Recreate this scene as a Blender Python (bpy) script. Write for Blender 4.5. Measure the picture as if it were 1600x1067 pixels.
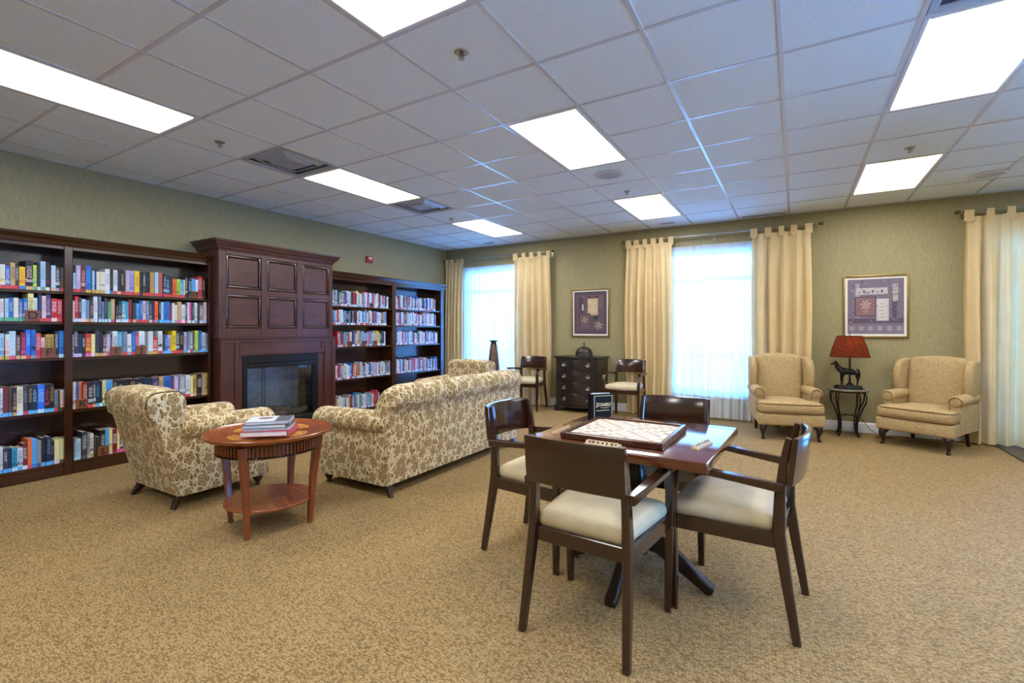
import bpy, bmesh, math, random
from mathutils import Vector, Matrix
PI = math.pi
random.seed(7)
for _o in list(bpy.data.objects): bpy.data.objects.remove(_o)
SC = bpy.context.scene
COL = SC.collection
# ------------------------------------------------------------------ camera, world, exposure
cam = bpy.data.cameras.new('camera'); cam_ob = bpy.data.objects.new('camera', cam); COL.objects.link(cam_ob)
cam.sensor_width = 36.0; cam.lens = 747.4 / 1600 * 36.0
cam.shift_y = -18.3 / 1600; cam.clip_start = 0.05; cam.clip_end = 200
cam_ob.location = (0.07, -3.075, 1.29); cam_ob.rotation_euler = (PI/2, 0, 0.5345)
SC.camera = cam_ob
vs = SC.view_settings
vs.view_transform = 'Standard'; vs.look = 'None'; vs.gamma = 1.0; vs.use_curve_mapping = False
vs.exposure = 1.2
LAMP_E = 8.5          # ceiling fixture radiance
SKY_E = 24.0            # overcast daylight outside
W = bpy.data.worlds.new('world'); SC.world = W; W.use_nodes = True
bg = W.node_tree.nodes['Background']; bg.inputs[0].default_value = (0.10, 0.39, 1.0, 1); bg.inputs[1].default_value = SKY_E

# ------------------------------------------------------------------ node helpers
def hexc(h):
    h = h.lstrip('#'); v = [int(h[i:i+2], 16)/255 for i in (0, 2, 4)]
    return tuple((c/12.92 if c <= .04045 else ((c+.055)/1.055)**2.4) for c in v)
class NB:
    def __init__(s, name):
        s.m = bpy.data.materials.new(name); s.m.use_nodes = True; s.t = s.m.node_tree
        s.p = s.t.nodes['Principled BSDF']; s.out = s.t.nodes['Material Output']
    def n(s, typ, **kw):
        nd = s.t.nodes.new(typ)
        for k, v in kw.items(): setattr(nd, k, v)
        return nd
    def l(s, a, b): s.t.links.new(a, b)
    def set(s, sock, v):
        if hasattr(v, 'is_linked') or isinstance(v, bpy.types.NodeSocket): s.l(v, sock)
        else:
            if isinstance(v, tuple) and len(v) == 3 and sock.type == 'RGBA': v = (*v, 1)
            sock.default_value = v
    def math(s, op, a, b=None, c=None, clamp=False):
        nd = s.n('ShaderNodeMath', operation=op, use_clamp=clamp)
        for i, v in enumerate((a, b, c)):
            if v is not None: s.set(nd.inputs[i], v)
        return nd.outputs[0]
    def vmath(s, op, a, b=None):
        nd = s.n('ShaderNodeVectorMath', operation=op); s.set(nd.inputs[0], a)
        if b is not None: s.set(nd.inputs[1], b)
        return nd.outputs['Value'] if op in ('LENGTH', 'DOT_PRODUCT') else nd.outputs[0]
    def coord(s, kind='Object', scale=None, rot=None):
        o = s.n('ShaderNodeTexCoord').outputs[kind]
        if scale is None and rot is None: return o
        mp = s.n('ShaderNodeMapping'); s.l(o, mp.inputs[0])
        if scale: mp.inputs['Scale'].default_value = scale
        if rot: mp.inputs['Rotation'].default_value = rot
        return mp.outputs[0]
    def noise(s, vec, scale, detail=3, rough=.55, dist=0):
        nd = s.n('ShaderNodeTexNoise'); s.l(vec, nd.inputs['Vector'])
        nd.inputs['Scale'].default_value = scale; nd.inputs['Detail'].default_value = detail
        nd.inputs['Roughness'].default_value = rough; nd.inputs['Distortion'].default_value = dist
        return nd.outputs[0]
    def mix(s, f, a, b, blend='MIX'):
        nd = s.n('ShaderNodeMix', data_type='RGBA', blend_type=blend)
        s.set(nd.inputs[0], f); s.set(nd.inputs[6], a); s.set(nd.inputs[7], b)
        return nd.outputs[2]
    def ramp(s, v, lo, hi, a=0., b=1.):
        nd = s.n('ShaderNodeMapRange', interpolation_type='SMOOTHSTEP'); s.l(v, nd.inputs[0])
        for i, q in zip((1, 2, 3, 4), (lo, hi, a, b)): nd.inputs[i].default_value = q
        return nd.outputs[0]
    def bump(s, h, strength=.3, dist=.01):
        nd = s.n('ShaderNodeBump'); s.l(h, nd.inputs['Height'])
        nd.inputs['Strength'].default_value = strength; nd.inputs['Distance'].default_value = dist
        s.l(nd.outputs[0], s.p.inputs['Normal'])
    def done(s, col=None, rough=.5, spec=None, metal=None, coat=None):
        if col is not None: s.set(s.p.inputs['Base Color'], col)
        s.set(s.p.inputs['Roughness'], rough)
        if spec is not None: s.p.inputs['Specular IOR Level'].default_value = spec
        if metal is not None: s.p.inputs['Metallic'].default_value = metal
        if coat is not None: s.p.inputs['Coat Weight'].default_value = coat; s.p.inputs['Coat Roughness'].default_value = .12
        return s.m

def plain(name, h, rough=.5, metal=None, spec=None, var=.12, coat=None):
    b = NB(name); c = hexc(h) if isinstance(h, str) else h
    f = b.noise(b.coord(), 14, 4)
    col = b.mix(b.ramp(f, .3, .7), tuple(x*(1-var) for x in c), tuple(min(1, x*(1+var)) for x in c))
    return b.done(col, rough, spec, metal, coat)
def wood(name, h, h2, rough=.35, grain=(3, 3, .35), scale=9, coat=.0, spec=.5):
    b = NB(name); mx = max(grain); long = [g/mx for g in grain]          # the small entry is the grain direction
    v = b.coord('Object', tuple(26. if g > .6 else 2.2 for g in long))
    f = b.noise(v, 1., 5, .62, .5); g = b.noise(b.coord('Object', tuple(160. if q > .6 else 7. for q in long)), 1., 2, .6); lg = b.noise(b.coord(), 2.5, 2)
    k = b.math('MULTIPLY_ADD', lg, .35, b.math('MULTIPLY_ADD', f, .4, b.math('MULTIPLY', g, .25)))
    col = b.mix(b.ramp(k, .3, .7), hexc(h), hexc(h2))
    b.bump(g, .04, .001)
    return b.done(col, b.ramp(g, .2, .8, rough*.9, rough*1.15), spec, None, coat)

def floral(name, base, dark, mid):
    b = NB(name); uv = b.coord('UV')
    wob = b.n('ShaderNodeTexNoise'); b.l(uv, wob.inputs['Vector']); wob.inputs['Scale'].default_value = 11; wob.inputs['Detail'].default_value = 2
    off = b.vmath('MULTIPLY', b.vmath('SUBTRACT', wob.outputs['Color'], (.5, .5, .5)), (.008, .008, 0))
    u = b.vmath('ADD', uv, off)
    def blobs(scale, R, petals, amp, rnd):
        vo = b.n('ShaderNodeTexVoronoi', voronoi_dimensions='2D'); b.l(u, vo.inputs['Vector'])
        vo.inputs['Scale'].default_value = scale; vo.inputs['Randomness'].default_value = rnd
        d = b.vmath('SUBTRACT', u, vo.outputs['Position']); d = b.vmath('MULTIPLY', d, (1.12, .85, 0))
        sx = b.n('ShaderNodeSeparateXYZ'); b.l(d, sx.inputs[0])
        r = b.vmath('LENGTH', d); th = b.math('ARCTAN2', sx.outputs[1], sx.outputs[0])
        sc = b.n('ShaderNodeSeparateXYZ'); b.l(vo.outputs['Color'], sc.inputs[0])
        ph = b.math('MULTIPLY', sc.outputs[0], 6.28)
        wv = b.math('SINE', b.math('ADD', b.math('MULTIPLY', th, petals), ph))
        RR = b.math('MULTIPLY', b.math('MULTIPLY_ADD', wv, amp, 1.0), b.math('MULTIPLY_ADD', sc.outputs[1], R*.5, R*.75))
        q = b.math('DIVIDE', r, RR)
        return b.ramp(q, .88, 1.0, 1., 0.), q, wv
    m1, q1, w1 = blobs(9.6, .040, 5, .13, .8)
    m2, q2, _ = blobs(21, .0175, 2, .25, .9)
    m3, q3, _ = blobs(44, .0055, 2, .2, 1.0)
    clear = b.ramp(q1, 1.12, 1.26)
    m2 = b.math('MULTIPLY', m2, clear); m3 = b.math('MULTIPLY', m3, b.math('MULTIPLY', clear, b.ramp(q2, 1.1, 1.3)))
    mask = b.math('MAXIMUM', b.math('MAXIMUM', m1, m2), m3)
    ring = b.math('MULTIPLY', b.ramp(b.math('SINE', b.math('MULTIPLY', q1, 13)), .2, .9), m1)
    vein = b.math('MULTIPLY', b.ramp(w1, -.95, -.6, 1, 0), m1)
    det = b.math('MAXIMUM', ring, vein)
    n = b.noise(uv, 26, 3)
    flower = b.mix(b.math('MULTIPLY', det, .55), b.mix(b.ramp(n, .35, .65), dark, mid), mid)
    flower = b.mix(b.math('MULTIPLY', det, .3), flower, base)
    wv = b.noise(b.coord('UV', (400, 400, 1)), 1, 2)
    col = b.mix(mask, b.mix(b.math('MULTIPLY', n, .4), base, mid), flower)
    b.bump(b.math('ADD', b.math('MULTIPLY', mask, .4), wv), .25, .002)
    b.p.inputs['Sheen Weight'].default_value = .15
    return b.done(col, .85, .25)

M = {}
M['book_wood'] = wood('dark_walnut', '#241008', '#42200f', .2, (2, 2, .3), 8, .6)
M['book_wood_h'] = wood('dark_walnut_across', '#241008', '#42200f', .2, (3, .3, 3), 8, .6)
M['mantel_wood'] = wood('mantel_walnut', '#3c201b', '#55332d', .3, (2, 2, .35), 8, .12)
M['mantel_wood_h'] = wood('mantel_walnut_across', '#3c201b', '#57352e', .3, (3, .35, 3), 8, .12)
M['chair_wood'] = wood('chair_mahogany', '#1f0f0a', '#361a0e', .22, (3, 3, .5), 9, .7)
M['chair_wood_h'] = wood('chair_mahogany_across', '#22110b', '#381b0e', .18, (.5, 3, 3), 9, .7)
M['table_wood'] = wood('table_cherry', '#4a200f', '#6a351c', .12, (.4, 3, 3), 8, 1.)
M['ebony'] = wood('ebony_stain', '#120a08', '#22130e', .3, (3, 3, .5), 9, .2)
M['lamp_table_wood'] = wood('red_brown_cherry', '#5a2409', '#8a4418', .3, (3, 3, .5), 8, .25)
M['lamp_table_top'] = wood('red_brown_cherry_across', '#6a2d0d', '#9a5322', .24, (.6, 3, 3), 8, .3)
M['inlay'] = wood('maple_inlay', '#b4712a', '#d69a4c', .26, (.6, 5, 3), 9, .3)
M['chest_wood'] = wood('near_black_oak', '#15100e', '#2e2521', .3, (.5, 3, 3), 9, .2)
M['block_wood'] = wood('letter_block_wood', '#5c2f14', '#8a5127', .5, (.8, 3, 3), 12)
M['board_wood'] = wood('board_mahogany', '#2b120a', '#4d2415', .25, (.5, 3, 3), 9, .3)
M['rack_wood'] = wood('pale_rack_wood', '#b99a78', '#d7bd9c', .5, (.6, 3, 3), 12)
M['floral'] = floral('floral_upholstery', hexc('#d9c9a2'), hexc('#75582f'), hexc('#927648'))
M['pipe'] = plain('dark_piping', '#4a3519', .8); M['wing_pipe'] = plain('brown_piping', '#7a5d36', .85)
M['leg_dark'] = plain('dark_leg', '#22110b', .3, coat=.2)
M['brass_dark'] = plain('aged_brass', '#6a5a3e', .35, metal=.9)
M['nickel'] = plain('brushed_nickel', '#a8a294', .28, metal=1.0, var=.05)
M['iron'] = plain('wrought_iron', '#16120f', .42, metal=.4)
M['bronze'] = plain('dark_bronze', '#15130f', .33, metal=.55)
M['black_metal'] = plain('black_metal', '#12161b', .35, metal=.3)
M['white_paint'] = plain('white_paint', '#d8d8d4', .35, var=.03)
M['tee'] = plain('ceiling_tee', '#c4c6c8', .22, var=.03, spec=.6)
M['white_metal'] = plain('white_metal', '#cfd0d0', .4, var=.03)
M['alu'] = plain('grey_aluminium', '#aab2bb', .35, metal=.35, var=.05)
M['duct'] = plain('dark_duct', '#15171a', .7)
M['red_plastic'] = plain('red_plastic', '#a81c22', .4, var=.05)
M['paper'] = plain('paper', '#d9d3c4', .8, var=.06)
M['gold_frame'] = plain('gilt_frame', '#8f7442', .38, metal=.6)
M['mat_board'] = plain('ivory_mat', '#dcd8cc', .8, var=.03)
M['log'] = plain('charred_log', '#8a7a6a', .85, var=.5)
M['firebrick'] = plain('soot_black', '#0b0d10', .75)
M['ember'] = plain('grey_ember', '#4d4a48', .9, var=.4)
M['black_card'] = plain('black_card', '#070a11', .62, var=.05, spec=.25)
M['gold_ink'] = plain('gold_ink', '#cbb98a', .4, var=.03)
M['ink'] = plain('dark_ink', '#1a120d', .6, var=.03)
M['stone_top'] = plain('mottled_stone', '#6b6558', .35, var=.4)
M['glide'] = plain('steel_glide', '#8a8a8a', .3, metal=1)
M['cord'] = plain('brown_cord', '#2a211a', .5)
M['tile_face'] = plain('tile_face', '#d6c09a', .5, var=.08)
M['snow'] = plain('pale_ground', '#e2e6ea', .9, var=.06)
M['mat_floor'] = wood('dark_plank', '#1d1714', '#3a2f2a', .28, (3, .4, 3), 6)

def m_carpet():
    b = NB('loop_carpet'); v = b.coord('Object')
    vo = b.n('ShaderNodeTexVoronoi'); b.l(b.coord('Object', (75, 165, 1), (0, 0, -.03)), vo.inputs['Vector']); vo.inputs['Scale'].default_value = 1; vo.inputs['Randomness'].default_value = .75
    sc = b.n('ShaderNodeSeparateXYZ'); b.l(vo.outputs['Color'], sc.inputs[0])
    big = b.noise(v, 1.3, 3); med = b.noise(b.coord('Object', (30, 60, 1)), 1, 3, .7); fl = b.noise(v, 260, 2, .7)
    c = b.mix(b.ramp(fl, .35, .68), hexc('#997d52'), hexc('#ba9d6c'))
    c = b.mix(b.ramp(vo.outputs['Distance'], .36, .8, 0, .8), c, hexc('#5f4a2c'))
    c = b.mix(b.ramp(sc.outputs[0], .70, .9, 0, .7), c, hexc('#6e5836'))
    c = b.mix(b.ramp(med, .5, .75, 0, .35), c, hexc('#79633f'))
    c = b.mix(b.ramp(big, .35, .65, 0, .12), c, hexc('#7e6a4a'))
    h = b.math('SUBTRACT', 1.0, vo.outputs['Distance'])
    b.bump(b.math('ADD', h, b.math('MULTIPLY', fl, .4)), .6, .007)
    return b.done(c, .95, .15)
M['carpet'] = m_carpet()
def m_wall():
    b = NB('olive_wallcovering'); v = b.coord('Object')
    st = b.noise(b.coord('Object', (1, 1, .06)), 230, 2, .6); h2 = b.noise(b.coord('Object', (.12, .12, 1)), 260, 2, .6)
    k = b.math('MULTIPLY_ADD', h2, .4, b.math('MULTIPLY', st, .6))
    c = b.mix(b.ramp(k, .35, .65), hexc('#8b805a'), hexc('#a0956c'))
    b.bump(k, .12, .002)
    return b.done(c, .62, .35)
M['wall'] = m_wall()
def m_tile():
    b = NB('mineral_tile'); v = b.coord('Object')
    f = b.noise(v, 240, 2, .7); g = b.noise(v, 70, 2, .6)
    c = b.mix(b.ramp(f, .3, .7), hexc('#cbd4d3'), hexc('#e4ecea'))
    c = b.mix(b.ramp(g, .62, .75, 0, .25), c, hexc('#c2c3c4'))
    b.bump(f, .25, .002)
    return b.done(c, .9, .2)
M['tile'] = m_tile()
def m_lens():
    b = NB('prismatic_lens'); v = b.coord('Object')
    sx = b.n('ShaderNodeSeparateXYZ'); b.l(v, sx.inputs[0])
    tube = b.ramp(b.math('COSINE', b.math('MULTIPLY', sx.outputs[0], 32)), -1, 1, .8, 1.1)
    e = b.n('ShaderNodeEmission'); b.set(e.inputs[0], (1.0, 1.0, .99)); b.l(b.math('MULTIPLY', tube, LAMP_E), e.inputs[1])
    b.l(e.outputs[0], b.out.inputs[0]); return b.m
M['lens'] = m_lens()
def cloth(name, h, h2, transl, transp=0., weave=300, fold=None):
    b = NB(name); uv = b.coord('UV', (weave, weave, 1)); u2 = b.coord('Object')
    f = b.noise(uv, 1, 2, .7); g = b.noise(u2, 5, 3)
    col = b.mix(b.ramp(b.math('MULTIPLY_ADD', g, .3, b.math('MULTIPLY', f, .7)), .3, .7), hexc(h), hexc(h2))
    d = b.n('ShaderNodeBsdfDiffuse'); b.l(col, d.inputs[0])
    t = b.n('ShaderNodeBsdfTranslucent'); b.l(col, t.inputs[0])
    mx = b.n('ShaderNodeMixShader'); mx.inputs[0].default_value = transl; b.l(d.outputs[0], mx.inputs[1]); b.l(t.outputs[0], mx.inputs[2])
    o = mx.outputs[0]
    if transp:
        tr = b.n('ShaderNodeBsdfTransparent'); m2 = b.n('ShaderNodeMixShader'); m2.inputs[0].default_value = transp
        b.l(o, m2.inputs[1]); b.l(tr.outputs[0], m2.inputs[2]); o = m2.outputs[0]
    b.l(o, b.out.inputs[0]); return b.m
M['curtain'] = cloth('cream_curtain', '#e0c690', '#f1daae', .26)
def m_sheer():
    b = NB('white_sheer'); uv = b.coord('UV', (240, 30, 1)); f = b.noise(uv, 1, 3, .7)
    col = b.mix(f, hexc('#cdd4dc'), hexc('#f2f4f6'))
    d = b.n('ShaderNodeBsdfDiffuse'); b.l(col, d.inputs[0]); t = b.n('ShaderNodeBsdfTranslucent'); b.l(col, t.inputs[0])
    mx = b.n('ShaderNodeMixShader'); mx.inputs[0].default_value = .34; b.l(d.outputs[0], mx.inputs[1]); b.l(t.outputs[0], mx.inputs[2])
    tr = b.n('ShaderNodeBsdfTransparent'); lw = b.n('ShaderNodeLayerWeight'); lw.inputs[0].default_value = .45
    m2 = b.n('ShaderNodeMixShader'); b.l(b.ramp(lw.outputs['Facing'], 0., .75, .07, .0), m2.inputs[0])   # steep folds show more cloth
    b.l(mx.outputs[0], m2.inputs[1]); b.l(tr.outputs[0], m2.inputs[2]); b.l(m2.outputs[0], b.out.inputs[0]); return b.m
M['sheer'] = m_sheer()
M['seat_cream'] = plain('cream_seat', '#c3b28f', .75, var=.07)
def m_wing():
    b = NB('scribbled_chenille'); v = b.coord('UV')
    f = b.noise(v, 34, 2, .5, 2.5)
    band = b.ramp(b.math('ABSOLUTE', b.math('SUBTRACT', f, .5)), .008, .05, 1, 0)
    f2 = b.noise(b.coord('UV', (300, 300, 1)), 1, 2); f3 = b.noise(v, 120, 2, .6)
    c = b.mix(b.ramp(f2, .3, .7), hexc('#a98d62'), hexc('#c6ac7e'))
    c = b.mix(b.math('MULTIPLY', band, b.ramp(f3, .35, .6, .3, .95)), c, hexc('#6b4e2a'))
    b.bump(b.math('ADD', f2, b.math('MULTIPLY', band, -1.)), .35, .003)
    return b.done(c, .88, .2)
M['wing'] = m_wing()
def m_shade():
    b = NB('red_lamp_shade'); f = b.noise(b.coord(), 40, 3)
    c = b.mix(b.ramp(f, .3, .7), hexc('#5c2718'), hexc('#7c3a24'))
    d = b.n('ShaderNodeBsdfDiffuse'); b.l(c, d.inputs[0]); t = b.n('ShaderNodeBsdfTranslucent'); b.l(b.mix(.5, c, hexc('#8a4426')), t.inputs[0])
    mx = b.n('ShaderNodeMixShader'); mx.inputs[0].default_value = .35; b.l(d.outputs[0], mx.inputs[1]); b.l(t.outputs[0], mx.inputs[2])
    b.l(mx.outputs[0], b.out.inputs[0]); return b.m
M['shade'] = m_shade()
def glass(name, tint, refl=.12, fac=.08):
    b = NB(name); tr = b.n('ShaderNodeBsdfTransparent'); b.set(tr.inputs[0], tint)
    gl = b.n('ShaderNodeBsdfGlossy'); gl.inputs['Roughness'].default_value = .03
    fr = b.n('ShaderNodeFresnel'); fr.inputs[0].default_value = 1.5
    mx = b.n('ShaderNodeMixShader'); b.l(fr.outputs[0], mx.inputs[0]); b.l(tr.outputs[0], mx.inputs[1]); b.l(gl.outputs[0], mx.inputs[2])
    b.l(mx.outputs[0], b.out.inputs[0]); return b.m
M['pane'] = glass('clear_pane', (.92, .95, .97))
M['fire_glass'] = glass('smoked_fire_glass', (.86, .9, .94))
M['screen'] = plain('grey_flame_screen', '#9fb0be', .4, metal=.5)
def m_print(name, ns=60):        # flat print: colour from the sheet's own colour layer
    b = NB(name); a = b.n('ShaderNodeVertexColor', layer_name='Col'); f = b.noise(b.coord(), ns, 4, .7)
    c = b.mix(b.ramp(f, .3, .7, 0, .35), a.outputs[0], b.mix(.5, a.outputs[0], (.02, .015, .02)))
    return b.done(c, .6, .3)
M['print'] = m_print('art_print')
def m_book():
    b = NB('book_cloth'); a = b.n('ShaderNodeVertexColor', layer_name='Col'); k = b.n('ShaderNodeVertexColor', layer_name='Ink')
    v = b.coord('Object', (260, 260, 90)); f = b.noise(v, 1, 2, .6); g = b.noise(b.coord(), 30, 2)
    c = b.mix(b.ramp(f, .50, .56), a.outputs[0], k.outputs[0])
    c = b.mix(b.math('MULTIPLY', g, .18), c, (.02, .02, .02))
    return b.done(c, .42, .4)
M['book'] = m_book()

# ------------------------------------------------------------------ mesh helpers
def T(c=(0, 0, 0), rot=(0, 0, 0)):
    from mathutils import Euler
    return Matrix.Translation(c) @ Euler(rot).to_matrix().to_4x4()
def add_box(bm, c, s, bev=0., rot=(0, 0, 0), seg=1):
    r = bmesh.ops.create_cube(bm, size=1.0, matrix=T(c, rot) @ Matrix.Diagonal((*s, 1)))
    if bev:
        es = list({e for v in r['verts'] for e in v.link_edges})
        bmesh.ops.bevel(bm, geom=es, offset=min(bev, min(s)*.49), segments=seg, profile=.5, affect='EDGES')
def add_rbox(bm, c, s, r, n=(8, 8, 5), puff=(0, 0, 0), fn=None, rot=(0, 0, 0)):
    """Rounded upholstered block. puff bulges the +-axis faces; fn(p) reshapes a local point."""
    M4 = T(c, rot); h = [x/2 for x in s]; r = min(r, min(h)*.98); cache = {}
    def vert(p):
        k = tuple(round(x, 5) for x in p)
        if k in cache: return cache[k]
        P = [p[i]*h[i] for i in range(3)]
        q = [max(-h[i]+r, min(h[i]-r, P[i])) for i in range(3)]
        d = Vector([P[i]-q[i] for i in range(3)])
        o = Vector(q) + (d.normalized()*r if d.length > 1e-9 else d)
        for a in range(3):
            if puff[a]:
                b_, c_ = [x for x in range(3) if x != a]
                o[a] += puff[a]*p[a]*(1-p[b_]**2)*(1-p[c_]**2)
        if fn: o = Vector(fn(o))
        cache[k] = bm.verts.new(M4 @ o); return cache[k]
    def cuts(i):   # sample so that corners get points
        m = max(2, n[i]); e = r/h[i]; inner = [(-1+e)+(2-2*e)*k/m for k in range(m+1)]
        arc = [1-e*(1-math.tan(PI/4*t)) for t in (.5,)]
        out = [-1]+[-a for a in arc]+inner+arc+[1]
        return sorted(set(round(x, 5) for x in out))
    C3 = [cuts(i) for i in range(3)]
    for a in range(3):
        u, v = [(1, 2), (2, 0), (0, 1)][a]
        for sgn in (-1, 1):
            for i in range(len(C3[u])-1):
                for j in range(len(C3[v])-1):
                    def P(uu, vv):
                        p = [0, 0, 0]; p[a] = sgn; p[u] = uu; p[v] = vv; return vert(p)
                    q = [P(C3[u][i], C3[v][j]), P(C3[u][i+1], C3[v][j]), P(C3[u][i+1], C3[v][j+1]), P(C3[u][i], C3[v][j+1])]
                    if sgn < 0: q.reverse()
                    if len(set(q)) == 4:
                        try: bm.faces.new(q)
                        except ValueError: pass
def add_loft(bm, rings, cap=True, closed=True):
    R = [[bm.verts.new(p) for p in ring] for ring in rings]; n = len(R[0])
    for a, b in zip(R, R[1:]):
        for i in range(n if closed else n-1):
            j = (i+1) % n; bm.faces.new((a[i], a[j], b[j], b[i]))
    if cap and closed:
        bm.faces.new(list(reversed(R[0]))); bm.faces.new(R[-1])
def add_tube(bm, pts, r, seg=8, cap=True, ell=(1, 1)):
    pts = [Vector(p) for p in pts]; rs = r if isinstance(r, (list, tuple)) else [r]*len(pts)
    rings = []; nrm = None
    for i, p in enumerate(pts):
        t = (pts[min(i+1, len(pts)-1)] - pts[max(i-1, 0)]).normalized()
        if nrm is None:
            nrm = t.orthogonal().normalized() if abs(t.z) < .99 else Vector((1, 0, 0))
        nrm = (nrm - t*nrm.dot(t)).normalized(); bi = t.cross(nrm)
        rings.append([p + nrm*(math.cos(2*PI*k/seg)*rs[i]*ell[0]) + bi*(math.sin(2*PI*k/seg)*rs[i]*ell[1]) for k in range(seg)])
    add_loft(bm, rings, cap)
def add_sweep(bm, pts, sizes, side=(1, 0, 0), ch=.15):
    """Rectangular bar swept along pts; sizes = (along side, across) per point; chamfered corners."""
    pts = [Vector(p) for p in pts]; side = Vector(side); rings = []
    for i, p in enumerate(pts):
        t = (pts[min(i+1, len(pts)-1)] - pts[max(i-1, 0)]).normalized()
        s = (side - t*side.dot(t)).normalized(); u = t.cross(s)
        w, d = sizes[i] if isinstance(sizes, list) else sizes
        w /= 2; d /= 2; c = ch*min(w, d)*2
        rings.append([p + s*a + u*b for a, b in ((-w+c, -d), (w-c, -d), (w, -d+c), (w, d-c), (w-c, d), (-w+c, d), (-w, d-c), (-w, -d+c))])
    add_loft(bm, rings)
def add_lathe(bm, prof, c=(0, 0, 0), seg=20, fn=None):
    c = Vector(c); rings = []
    for r, z in prof:
        ring = []
        for k in range(seg):
            a = 2*PI*k/seg; p = Vector((r*math.cos(a), r*math.sin(a), z))
            ring.append(c + (Vector(fn(p)) if fn else p))
        rings.append(ring)
    add_loft(bm, rings)
def add_prism(bm, poly, plane, t0, t1, bev=0., seg=2, sub=0):
    """poly in plane 'xz' / 'yz' / 'xy', extruded along the other axis from t0 to t1."""
    def P(a, b, t): return {'xz': (a, t, b), 'yz': (t, a, b), 'xy': (a, b, t)}[plane]
    f0 = len(bm.faces)
    A = [bm.verts.new(P(a, b, t0)) for a, b in poly]; B = [bm.verts.new(P(a, b, t1)) for a, b in poly]
    n = len(poly); fs = [bm.faces.new(A), bm.faces.new(list(reversed(B)))]
    for i in range(n): j = (i+1) % n; fs.append(bm.faces.new((A[i], B[i], B[j], A[j])))
    if bev:
        es = list(set(fs[0].edges) | set(fs[1].edges))
        bmesh.ops.bevel(bm, geom=es, offset=bev, segments=seg, profile=.5, affect='EDGES')
def arc(cx, cy, r, a0, a1, n=8, ry=None):
    ry = ry or r
    return [(cx + r*math.cos(math.radians(a0+(a1-a0)*i/n)), cy + ry*math.sin(math.radians(a0+(a1-a0)*i/n))) for i in range(n+1)]
def BM(): return bmesh.new()
def obj(name, bm, mat, parent=None, smooth=35, uv=True, loc=None):
    bmesh.ops.recalc_face_normals(bm, faces=bm.faces)
    me = bpy.data.meshes.new(name)
    if uv:
        L = bm.loops.layers.uv.verify()
        for f in bm.faces:
            n = f.normal; a = max(range(3), key=lambda i: abs(n[i]))
            for lp in f.loops:
                p = lp.vert.co
                lp[L].uv = ((p.y+.31*p.x, p.z), (p.x, p.z), (p.x, p.y))[a]
    bm.to_mesh(me); bm.free()
    if smooth:
        me.shade_smooth(); me.set_sharp_from_angle(angle=math.radians(smooth))
    me.materials.append(M[mat] if isinstance(mat, str) else mat)
    o = bpy.data.objects.new(name, me); COL.objects.link(o)
    if parent is not None: o.parent = parent
    if loc is not None: o.location = loc
    return o
def thing(name, label, cat, loc=(0, 0, 0), rz=0., group=None):
    o = bpy.data.objects.new(name, None); COL.objects.link(o); o.empty_display_size = .1
    o.location = loc; o.rotation_euler = (0, 0, rz); o['label'] = label; o['category'] = cat
    if group: o['group'] = group
    return o
def tag(o, label, cat, group=None):
    o['label'] = label; o['category'] = cat
    if group: o['group'] = group
    return o
def struct(name, bm, mat, parent=None, smooth=30):
    o = obj(name, bm, mat, parent, smooth)
    if parent is None: o['kind'] = 'structure'
    return o
def dup(root, loc, rz=None, label=None, group=None):
    def cp(o, par):
        c = o.copy(); COL.objects.link(c)
        if par is not None: c.parent = par
        for ch in kids.get(o, ()): cp(ch, c)
        return c
    kids = {}
    for o in root.children_recursive: kids.setdefault(o.parent, []).append(o)
    c = cp(root, None); c.location = loc
    if rz is not None: c.rotation_euler = (0, 0, rz)
    if label: c['label'] = label
    if group: c['group'] = group
    return c
def box1(name, mat, c, s, parent=None, bev=.003, rot=(0, 0, 0), seg=1):
    b = BM(); add_box(b, c, s, bev, rot, seg); return obj(name, b, mat, parent)
def text_mesh(body, size, depth=.0006, shear=0., align='CENTER', sx=1., bold=0.):
    cu = bpy.data.curves.new('text', 'FONT'); cu.body = body; cu.size = size; cu.extrude = depth; cu.shear = shear
    cu.align_x = align; cu.align_y = 'CENTER'; cu.offset = bold; cu.resolution_u = 3
    o = bpy.data.objects.new('text', cu); COL.objects.link(o)
    dg = bpy.context.evaluated_depsgraph_get(); me = bpy.data.meshes.new_from_object(o.evaluated_get(dg))
    bpy.data.objects.remove(o); bpy.data.curves.remove(cu)
    if sx != 1.:
        for v in me.vertices: v.co.x *= sx
    return me
def text_part(name, body, size, mat, parent, mtx, **kw):
    me = text_mesh(body, size, **kw); me.transform(mtx); me.materials.clear(); me.materials.append(M[mat])
    o = bpy.data.objects.new(name, me); COL.objects.link(o); o.parent = parent; return o
def print_sheet(name, quads, parent, mtx, mat='print'):
    """Flat print: quads (x0,y0,x1,y1,hex[,layer]) in a sheet plane; mtx maps (x, y, layer) to the thing."""
    b = BM(); L = b.loops.layers.float_color.new('Col')
    for q in quads:
        pts, col, k = q
        f = b.faces.new([b.verts.new(mtx @ Vector((p[0], p[1], .0003*k))) for p in pts])
        for lp in f.loops: lp[L] = (*hexc(col), 1)
    me = bpy.data.meshes.new(name); b.to_mesh(me); b.free(); me.materials.append(M[mat])
    o = bpy.data.objects.new(name, me); COL.objects.link(o); o.parent = parent; return o
def R4(x0, y0, x1, y1): return [(x0, y0), (x1, y0), (x1, y1), (x0, y1)]
def ordn(i):
    a = 'first second third fourth fifth sixth seventh eighth ninth tenth eleventh twelfth thirteenth fourteenth fifteenth sixteenth seventeenth eighteenth nineteenth'.split()
    if i <= 19: return a[i-1]
    t, u = divmod(i, 10); tn = {2: 'twent', 3: 'thirt', 4: 'fort'}[t]
    return tn+'ieth' if u == 0 else tn+'y-'+a[u-1]

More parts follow.
